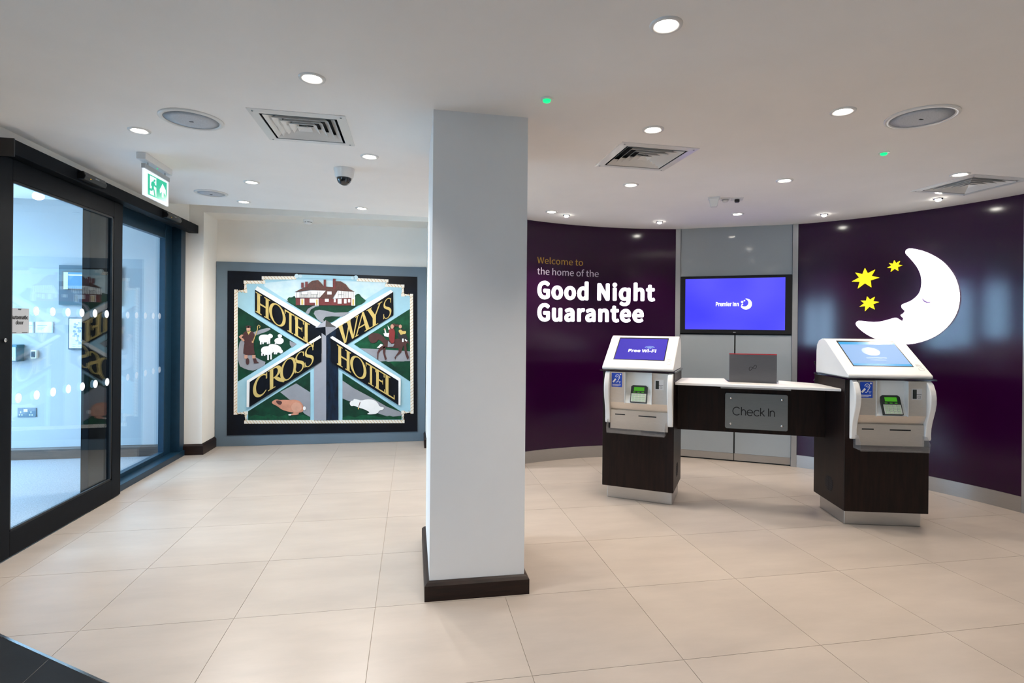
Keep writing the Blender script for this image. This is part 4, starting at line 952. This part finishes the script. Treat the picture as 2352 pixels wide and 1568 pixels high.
def lay(pts, k, m, nm, par=None, smooth=0, thick=None):
    q = smooth_closed(pts, smooth) if smooth else pts
    mb = MB(); flat(mb, [C(*p) for p in q], MP.P, (k - 1) * E0 if thick is None else k * E0 - thick, k * E0); return mb.build(nm, m, par or sgn, True)
def lays(plist, k, m, nm, par=None, smooth=0):
    for pts in plist: o = lay(pts, k, m, nm, par, smooth)
    return o
def line(ptss, wd, k, m, nm, par=None):
    mb = MB()
    for pts in ptss: stroke(mb, [C(*p) for p in pts], wd, MP.P, (k - 1) * E0, k * E0)
    return mb.build(nm, m, par or sgn, True)
def ell(cx, cy, rx, ry, a=0, n=20):
    c, s = math.cos(a), math.sin(a); return [(cx + rx * math.cos(t) * c - ry * math.sin(t) * s, cy + rx * math.cos(t) * s + ry * math.sin(t) * c) for t in [2 * math.pi * i / n for i in range(n)]]
def rect(x0, y0, x1, y1): return [(x0, y0), (x1, y0), (x1, y1), (x0, y1)]
lay([(113, 142), (1595, 190), (1597, 1398), (107, 1430)], 3, m_board, 'board', thick=3 * E0)
ropeL = [(650, 198), (395, 198), (395, 232), (254, 232), (254, 302), (180, 302), (176, 1254), (258, 1254), (258, 1324), (1484, 1320), (1484, 1248), (1555, 1246), (1551, 336), (1483, 331), (1483, 263), (1358, 256), (1358, 222), (1122, 212)]
lay(ropeL + [(1100, 196), (670, 186)], 4, m_lblue, 'painted_field')
mb = MB(); stroke(mb, [C(*p) for p in ropeL], .052 * 0 + 24 * .29343 * 6.164 / F, MP.P, 3 * E0, 6 * E0)
for p in ropeL[1:-1]:
    a, b = C(*p); h = 12 * .29343 * 6.164 / F; flat(mb, [(a - h, b - h), (a + h, b - h), (a + h, b + h), (a - h, b + h)], MP.P, 3 * E0, 6 * E0 - .0002)
rope = mb.build('rope_border', m_cream, sgn, True)
mb = MB()
for i in range(len(ropeL) - 1):
    a = Vector(ropeL[i]); b = Vector(ropeL[i + 1]); Ls = (b - a).length; n = max(1, int(Ls / 24)); dv = (b - a).normalized(); nv_ = Vector((-dv.y, dv.x))
    for k in range(n):
        c = a + dv * (k + .5) * Ls / n; stroke(mb, [C(*(c - nv_ * 12 - dv * 9)), C(*(c + nv_ * 12 + dv * 9))], .0042, MP.P, 6 * E0 - .0005, 6 * E0 + .0007)
tw = mb.build('rope_twist', m_gline, rope, True); tw['kind'] = 'stuff'
# scroll bar at the top
lay([(672, 172), (1105, 186), (1105, 212), (672, 200)], 6, m_lblue, 'scroll_bar', thick=.008)
for cx_, cy_, r in ((655, 184, 17), (684, 185, 13), (1092, 199, 13), (1117, 196, 17)): lay(ell(cx_, cy_, r, r), 7, m_sky, 'scroll_knob', thick=.010)
# scenes behind the arms
lay([(405, 238), (640, 214), (1120, 226), (1345, 236), (1352, 268), (905, 545), (850, 548), (398, 262)], 5, m_sky, 'sky_scene')
hill = lay([(570, 378), (660, 398), (900, 405), (1110, 408), (1198, 372), (930, 545), (850, 548)], 6, m_grn, 'hill_scene')
lay([(830, 408), (780, 418), (742, 440), (724, 470), (740, 482), (752, 475), (765, 445), (800, 425), (826, 420)], 7, m_road, 'garden_path', hill)
lay([(788, 478), (796, 456), (830, 447), (880, 455), (950, 470), (1072, 466), (1010, 502), (930, 498), (880, 503), (862, 522), (868, 545), (845, 545), (815, 520)], 7, m_road, 'winding_road', hill)
lay([(578, 372), (592, 348), (615, 352), (635, 338), (650, 350), (652, 412), (610, 395)], 7, m_grn2, 'left_bush', hill, 1)
lay([(1102, 350), (1118, 326), (1145, 322), (1158, 345), (1178, 360), (1197, 378), (1150, 412), (1110, 414)], 7, m_grn2, 'right_bush', hill, 1)
hs = lay([(648, 352), (835, 355), (930, 362), (1110, 352), (1112, 414), (648, 412)], 8, m_brick, 'painted_house', thick=.006)
lays([[(642, 314), (765, 297), (882, 299), (836, 356), (645, 355)], [(972, 298), (1108, 309), (1110, 354), (948, 358)]], 9, m_wht, 'upper_wall', hs)
lay([(638, 310), (690, 284), (722, 270), (752, 240), (775, 222), (822, 215), (850, 242), (868, 266), (938, 270), (955, 224), (1000, 225), (1040, 250), (1066, 285), (1110, 308), (975, 298), (932, 364), (832, 357), (882, 299), (762, 294)], 10, m_roof, 'roof', hs)
lays([rect(691, 236, 711, 276), rect(722, 228, 742, 270), rect(866, 212, 884, 275), rect(938, 206, 959, 284)], 11, m_brick, 'chimney', hs)
lays([rect(684, 360, 716, 411), rect(757, 360, 800, 392), rect(800, 360, 826, 415), rect(876, 362, 906, 385), rect(946, 362, 960, 388), rect(976, 362, 1006, 400), rect(1025, 364, 1045, 398), rect(1056, 364, 1074, 390), rect(1083, 350, 1112, 415), rect(894, 305, 928, 328)], 11, m_wht, 'lower_window', hs)
lays([rect(692, 366, 708, 408), rect(807, 368, 820, 412), rect(1090, 366, 1104, 412)], 12, m_yel, 'door', hs)
line([[(x, 305), (x, 354)] for x in (655, 680, 690, 742, 752, 766, 820, 832, 845)] + [[(x, 330), (x, 354)] for x in (700, 710, 720, 731, 776, 787, 798, 809)] + [[(688, 329), (744, 329)], [(766, 327), (822, 327)], [(645, 354), (836, 354)]] + [[(x, 302), (x, 356)] for x in (980, 1002, 1022, 1032, 1048, 1060, 1080, 1096)] + [[(980, 330), (1022, 330)]], .0022, 11, m_ink, 'timber_frame', hs)
# left: shepherd
Lt = lay([(194, 425), (652, 714), (430, 862), (195, 1008)], 5, m_grn, 'shepherd_scene')
lay([(440, 585), (360, 605), (240, 655), (198, 720), (196, 880), (260, 915), (330, 925), (430, 862), (350, 830), (240, 760), (300, 660), (455, 605)], 6, m_road, 'lane', Lt, 1)
lay([(600, 690), (655, 714), (618, 742), (600, 720)], 6, m_road, 'lane_bit', Lt)
sh = lay([(245, 622), (262, 612), (302, 612), (322, 628), (332, 668), (318, 705), (322, 760), (330, 800), (238, 802), (240, 750), (250, 695), (228, 648)], 8, m_brown, 'shepherd', Lt, 1)
lays([ell(279, 598, 16, 20), [(225, 640), (203, 658), (240, 695), (250, 685), (225, 662), (240, 645)], rect(305, 690, 318, 706), rect(248, 800, 272, 828), rect(308, 800, 334, 828)], 9, m_skin, 'skin', sh, 0)
lay(ell(279, 580, 22, 9), 9, m_brown, 'hat', sh); lays([ell(272, 850, 14, 26), [(315, 826), (336, 826), (345, 850), (362, 862), (322, 866)]], 9, m_brown, 'boot', sh)
lay([(264, 612), (300, 612), (280, 642)], 9, m_yel, 'collar', sh)
line([[(312, 705), (350, 600), (350, 578), (360, 566), (370, 575), (366, 590)]], .007, 10, m_yel, 'crook', sh)
def sheep(body, head, legs, k=8):
    b = lay(body, k, m_wht, 'sheep', Lt, 2); lay(head, k + 1, m_wht, 'head', b, 1)
    lays([rect(x - 6, y0, x + 6, y1) for x, y0, y1 in legs], k - 1, m_wht, 'leg', b)
sheep([(358, 662), (375, 642), (420, 640), (448, 650), (452, 690), (420, 702), (375, 702), (362, 685)], ell(450, 652, 20, 17, .4), [(374, 695, 718), (392, 695, 715), (428, 695, 714), (442, 690, 712)])
sheep([(478, 690), (490, 672), (520, 662), (550, 672), (556, 700), (530, 718), (495, 712)], ell(524, 652, 17, 14, .3), [(490, 705, 714)])
sheep([(378, 752), (395, 735), (440, 730), (470, 745), (472, 785), (440, 802), (395, 795), (378, 778)], ell(455, 765, 18, 24), [(385, 785, 806), (405, 790, 806), (432, 795, 840), (455, 790, 835)], 10)
sheep([(430, 725), (460, 712), (510, 722), (540, 750), (530, 778), (490, 785), (450, 770)], ell(532, 772, 16, 16), [(482, 778, 795), (496, 775, 795)], 8)
# right: riders on a brown horse
Rt_ = lay([(1102, 716), (1540, 440), (1540, 1006)], 5, m_grn2, 'riders_scene')
lay([(1112, 724), (1150, 748), (1300, 755), (1540, 772), (1540, 852), (1415, 850), (1320, 858)], 6, m_road, 'lane', Rt_)
lay([(1308, 852), (1350, 848), (1390, 862), (1420, 892), (1455, 862), (1500, 848), (1540, 848), (1540, 1006)], 7, m_grn, 'hedge', Rt_)
hr = lay([(1212, 660), (1222, 640), (1255, 628), (1300, 632), (1335, 660), (1360, 690), (1440, 672), (1500, 668), (1530, 690), (1535, 735), (1525, 700), (1505, 720), (1470, 742), (1420, 748), (1345, 740), (1325, 700), (1290, 675), (1282, 700), (1240, 712), (1222, 690)], 8, m_brown, 'horse', Rt_, 1)
lays([[(1330, 720), (1355, 735), (1310, 765), (1292, 790), (1290, 830), (1282, 838), (1284, 780), (1300, 745)], [(1330, 735), (1350, 735), (1345, 790), (1358, 830), (1345, 842), (1328, 780)], [(1450, 735), (1485, 735), (1470, 780), (1432, 812), (1425, 838), (1418, 820), (1450, 775)], [(1490, 725), (1510, 715), (1515, 770), (1532, 820), (1520, 838), (1500, 790)]], 9, m_brown, 'leg', hr)
rr_ = lay([(1375, 605), (1392, 590), (1412, 592), (1424, 620), (1420, 660), (1418, 700), (1398, 712), (1382, 690), (1372, 650)], 10, m_red, 'rider_in_red', Rt_, 1)
lays([ell(1400, 578, 13, 17), ell(1342, 600, 7, 8)], 11, m_skin, 'skin', rr_); lays([ell(1412, 568, 15, 14), ell(1440, 570, 14, 9)], 10, m_roof, 'hair', rr_)
lays([[(1332, 632), (1378, 628), (1372, 662), (1340, 652)], [(1340, 605), (1348, 600), (1356, 632), (1344, 632)], [(1280, 745), (1312, 712), (1330, 722), (1300, 745)], [(1365, 570), (1385, 598), (1372, 605)]], 11, m_wht, 'white_dress', rr_)
lay([(1368, 690), (1395, 715), (1418, 712), (1408, 735), (1365, 738)], 11, m_road, 'saddle', Rt_)
rb = lay([(1445, 602), (1470, 592), (1500, 602), (1512, 650), (1525, 680), (1490, 690), (1450, 672), (1442, 640)], 9, m_ink, 'rider_in_black', Rt_, 1)
lays([ell(1464, 578, 12, 15)], 10, m_skin, 'skin', rb); lay([(1448, 608), (1470, 600), (1480, 615), (1510, 612), (1508, 635), (1480, 638), (1468, 645), (1458, 630)], 11, m_yel, 'yellow_bundle', rb, 1)
lays([rect(1478, 672, 1490, 698), [(1500, 675), (1520, 688), (1514, 696), (1498, 684)]], 11, m_wht, 'stocking', rb)
# bottom left: rabbit; bottom right: dog
Bl = lay([(760, 932), (760, 1309), (275, 1309), (275, 1240)], 5, m_grn, 'rabbit_scene')
lay([(525, 1090), (650, 1022), (760, 1092), (760, 1285), (720, 1262), (600, 1150)], 6, m_road, 'lane', Bl)
lay([(275, 1309), (280, 1285), (330, 1268), (400, 1282), (440, 1262), (520, 1285), (580, 1262), (640, 1285), (700, 1268), (756, 1285), (756, 1309)], 6, m_grn2, 'grass_tufts', Bl)
rbt = lay([(460, 1172), (468, 1158), (495, 1146), (520, 1152), (560, 1150), (600, 1152), (640, 1148), (680, 1160), (705, 1192), (712, 1222), (700, 1245), (668, 1252), (672, 1266), (600, 1272), (592, 1264), (640, 1252), (600, 1245), (540, 1228), (505, 1200), (468, 1182)], 8, m_rab, 'rabbit', Bl, 1)
lay([(490, 1156), (520, 1154), (545, 1168), (530, 1192), (505, 1182)], 9, m_brown, 'cheek_patch', rbt, 1)
lay(ell(715, 1216, 11, 15), 9, m_wht, 'tail', rbt); lay(ell(602, 1267, 12, 6), 9, m_wht, 'paw', rbt)
lay(ell(655, 1208, 42, 38), 9, mat('pale_fawn_paint', (.56, .29, .20), .5, noise=.1, nscale=14), 'haunch', rbt)
Br_ = lay([(1012, 942), (1012, 1307), (1472, 1303), (1472, 1246)], 5, m_grn, 'dog_scene')
lay([(1012, 1000), (1100, 1060), (1250, 1140), (1360, 1205), (1472, 1248), (1472, 1275), (1380, 1285), (1300, 1260), (1012, 1140)], 6, m_road, 'lane', Br_)
lay([(1012, 1307), (1012, 1290), (1060, 1272), (1110, 1290), (1160, 1268), (1230, 1270), (1320, 1290), (1380, 1274), (1425, 1288), (1472, 1278), (1472, 1303)], 7, m_grn2, 'grass_tufts', Br_, 0)
dog = lay([(1068, 1170), (1078, 1158), (1098, 1155), (1100, 1142), (1130, 1148), (1160, 1156), (1200, 1146), (1250, 1148), (1285, 1168), (1302, 1205), (1338, 1208), (1330, 1228), (1300, 1232), (1285, 1258), (1230, 1265), (1200, 1260), (1230, 1248), (1180, 1222), (1140, 1212), (1105, 1195), (1080, 1200), (1070, 1185)], 8, m_wht, 'dog', Br_, 1)
line([[(1150, 1168), (1138, 1205)]], .006, 9, m_brick, 'collar', dog); lay(ell(1137, 1217, 5, 7), 9, m_yel, 'tag', dog); lay(ell(1071, 1165, 4, 4), 9, m_ink, 'nose', dog)
# post and cap
lay([(790, 585), (885, 640), (885, 1310), (790, 1310)], 8, m_postg, 'post_left_face', thick=.010)
lay([(885, 640), (978, 585), (980, 1308), (885, 1310)], 8, m_navy, 'post_right_face', thick=.010)
ctr = C(883, 580); tips = [C(795, 590), C(883, 528), C(980, 585), C(883, 652)]
cap_o = MP.P(*ctr, .045)
for i, m_ in enumerate((m_postg, m_board, m_postg, m_board)):
    mb = MB(); a, b = tips[i], tips[(i + 1) % 4]; mb.add([cap_o, MP.P(*a, .019), MP.P(*b, .019), MP.P(*ctr, .017)], [(0, 1, 2), (0, 3, 1), (0, 2, 3), (1, 3, 2)]); mb.build('post_cap_facet', m_, sgn, True)
# arms: black boards with a white bevelled edge; the two lower arms pass in front
AK = 13
def arm(black, edge, k, word):
    a = lay(black, k, m_board, 'sign_arm', thick=.020); lay(edge, k + 1, m_wht, 'arm_edge', a, thick=.022); return a
a1 = arm([(330, 290), (850, 605), (850, 790), (330, 469)], [(348, 264), (842, 552), (815, 584), (330, 290)], 9, 'HOTEL')
a2 = arm([(960, 594), (1408, 308), (1410, 490), (960, 772)], [(922, 556), (1390, 292), (1408, 308), (960, 596)], 9, 'WAYS')
a3 = arm([(289, 1010), (848, 668), (848, 851), (287, 1206)], [(268, 1000), (836, 647), (848, 664), (290, 1010), (286, 1206), (266, 1206)], 12, 'CROSS')
a4 = arm([(922, 668), (1450, 1001), (1450, 1190), (976, 893), (922, 850)], [(920, 660), (936, 653), (1468, 985), (1465, 1191), (1450, 1191), (1450, 1001), (922, 670)], 12, 'HOTEL')
# serif letters: unit glyphs made of strokes and bars
def gl(ch):
    R = lambda x0, y0, x1, y1: ('p', [(x0, y0), (x1, y0), (x1, y1), (x0, y1)])
    if ch == 'H': return [R(.10, 0, .30, 1), R(.70, 0, .90, 1), R(.25, .47, .75, .55), R(0, 0, .40, .045), R(0, .955, .40, 1), R(.60, 0, 1, .045), R(.60, .955, 1, 1)]
    if ch == 'O': return [('r', .5, .5, .50, .53, .335, .475)]
    if ch == 'T': return [R(.40, 0, .62, 1), R(.0, .93, 1, 1), R(.26, 0, .76, .045), R(0, .80, .07, 1), R(.93, .80, 1, 1)]
    if ch == 'E': return [R(.12, 0, .38, 1), R(0, .94, .95, 1), R(0, 0, 1, .065), R(.3, .48, .80, .55), R(.87, .80, .95, 1), R(.92, 0, 1, .2), R(.74, .40, .80, .63)]
    if ch == 'L': return [R(.14, 0, .42, 1), R(0, 0, 1, .065), R(0, .955, .58, 1), R(.92, 0, 1, .22)]
    if ch == 'C': return [('s', arc(.54, .5, .46, .49, 48, 312, 26), [.05 + .14 * math.sin(math.pi * i / 26) for i in range(27)]), R(.84, .68, .91, .98)]
    if ch == 'R': return [R(.10, 0, .30, 1), R(0, 0, .42, .045), R(0, .955, .30, 1), ('s', [(.2, .965)] + arc(.40, .735, .28, .235, 90, -90, 16) + [(.2, .50)], [.06] + [.06 + .13 * math.sin(math.pi * i / 16) for i in range(17)] + [.06]), ('s', [(.40, .52), (.62, .28), (.98, .03)], [.12, .17, .14])]
    if ch == 'S': return [('s', [(.84, .80), (.76, .93), (.55, .985), (.30, .94), (.16, .80), (.20, .65), (.42, .54), (.68, .44), (.85, .29), (.78, .10), (.52, .015), (.25, .06), (.13, .22)], [.05, .06, .08, .10, .14, .18, .22, .22, .18, .12, .08, .06, .05]), R(.80, .70, .87, .92), R(.08, .08, .15, .32)]
    if ch == 'W': return [('p', [(.03, 1), (.20, 1), (.40, 0), (.31, 0)]), ('p', [(.53, .96), (.59, .96), (.40, 0), (.345, 0)]), ('p', [(.42, 1), (.58, 1), (.76, 0), (.68, 0)]), ('p', [(.91, 1), (.97, 1), (.76, 0), (.70, 0)]), R(0, .96, .26, 1), R(.36, .96, .62, 1), R(.82, .96, 1, 1)]
    if ch == 'A': return [('p', [(.05, 0), (.13, 0), (.52, .98), (.46, .98)]), ('p', [(.72, 0), (.94, 0), (.56, 1.02), (.44, 1.02)]), R(.24, .32, .74, .39), R(0, 0, .24, .045), R(.62, 0, 1, .045)]
    if ch == 'Y': return [('p', [(.05, 1), (.25, 1), (.58, .48), (.40, .44)]), ('p', [(.83, 1), (.92, 1), (.58, .46), (.50, .48)]), R(.40, 0, .60, .52), R(0, .96, .34, 1), R(.72, .96, 1, 1), R(.27, 0, .74, .045)]
def letter(ch, x0, x1, yb, slope, capc, k, par):
    Q = lambda a, b: C(x0 + a * (x1 - x0), yb + slope * a * (x1 - x0) - b * capc)
    mb = MB(); d0, d1 = k * E0 - .003, k * E0 + .011
    asp = capc / (x1 - x0)
    for gi, g in enumerate(gl(ch)):
        d1 = k * E0 + .011 + gi * .0004
        if g[0] == 'p': flat(mb, [Q(*p) for p in g[1]], MP.P, d0, d1)
        elif g[0] == 'r':
            _, cx_, cy_, rx, ry, ix, iy = g; n = 32
            for i in range(n):
                t0, t1 = 2 * math.pi * i / n, 2 * math.pi * (i + 1) / n
                flat(mb, [Q(cx_ + rx * math.cos(t0), cy_ + ry * math.sin(t0)), Q(cx_ + rx * math.cos(t1), cy_ + ry * math.sin(t1)), Q(cx_ + ix * math.cos(t1), cy_ + iy * math.sin(t1)), Q(cx_ + ix * math.cos(t0), cy_ + iy * math.sin(t0))], MP.P, d0, d1)
        else:
            pts, ws = list(g[1]), list(g[2])
            for _ in range(2 if len(pts) < 20 else 0):
                q = [pts[0]]; w2 = [ws[0]]
                for i in range(len(pts) - 1):
                    for f_ in (.25, .75): q.append((pts[i][0] * (1 - f_) + pts[i + 1][0] * f_, pts[i][1] * (1 - f_) + pts[i + 1][1] * f_)); w2.append(ws[i] * (1 - f_) + ws[i + 1] * f_)
                pts, ws = q + [pts[-1]], w2 + [ws[-1]]
            n = len(pts); Lf = []; Rg = []
            for i in range(n):
                a = Vector(pts[max(0, i - 1)]); b = Vector(pts[min(n - 1, i + 1)]); t = b - a; t = Vector((t.x, t.y * asp)).normalized(); nn = Vector((-t.y, t.x / asp))
                Lf.append(Vector(pts[i]) + nn * ws[i] / 2); Rg.append(Vector(pts[i]) - nn * ws[i] / 2)
            for i in range(n - 1): flat(mb, [Q(*Lf[i]), Q(*Lf[i + 1]), Q(*Rg[i + 1]), Q(*Rg[i])], MP.P, d0, d1)
    return mb.build('letter', m_yel, par, True)
def word(spec, k, par, base, slope, capc):
    for ch, x0, x1 in spec: letter(ch, x0, x1, base[1] + slope * (x0 - base[0]), slope, capc, k, par)
word([('H', 338, 449), ('O', 442, 571), ('T', 564, 649), ('E', 637, 716), ('L', 708, 790)], 9, a1, (338, 463), .605, 156)
word([('W', 978, 1141), ('A', 1108, 1234), ('Y', 1200, 1323), ('S', 1326, 1401)], 9, a2, (1040, 703), -.578, 158)
word([('C', 320, 438), ('R', 436, 566), ('O', 529, 655), ('S', 637, 725), ('S', 713, 798)], 12, a3, (375, 1119), -.602, 158)
word([('H', 971, 1080), ('O', 1074, 1200), ('T', 1195, 1275), ('E', 1267, 1345), ('L', 1338, 1420)], 12, a4, (975, 873), .617, 154)
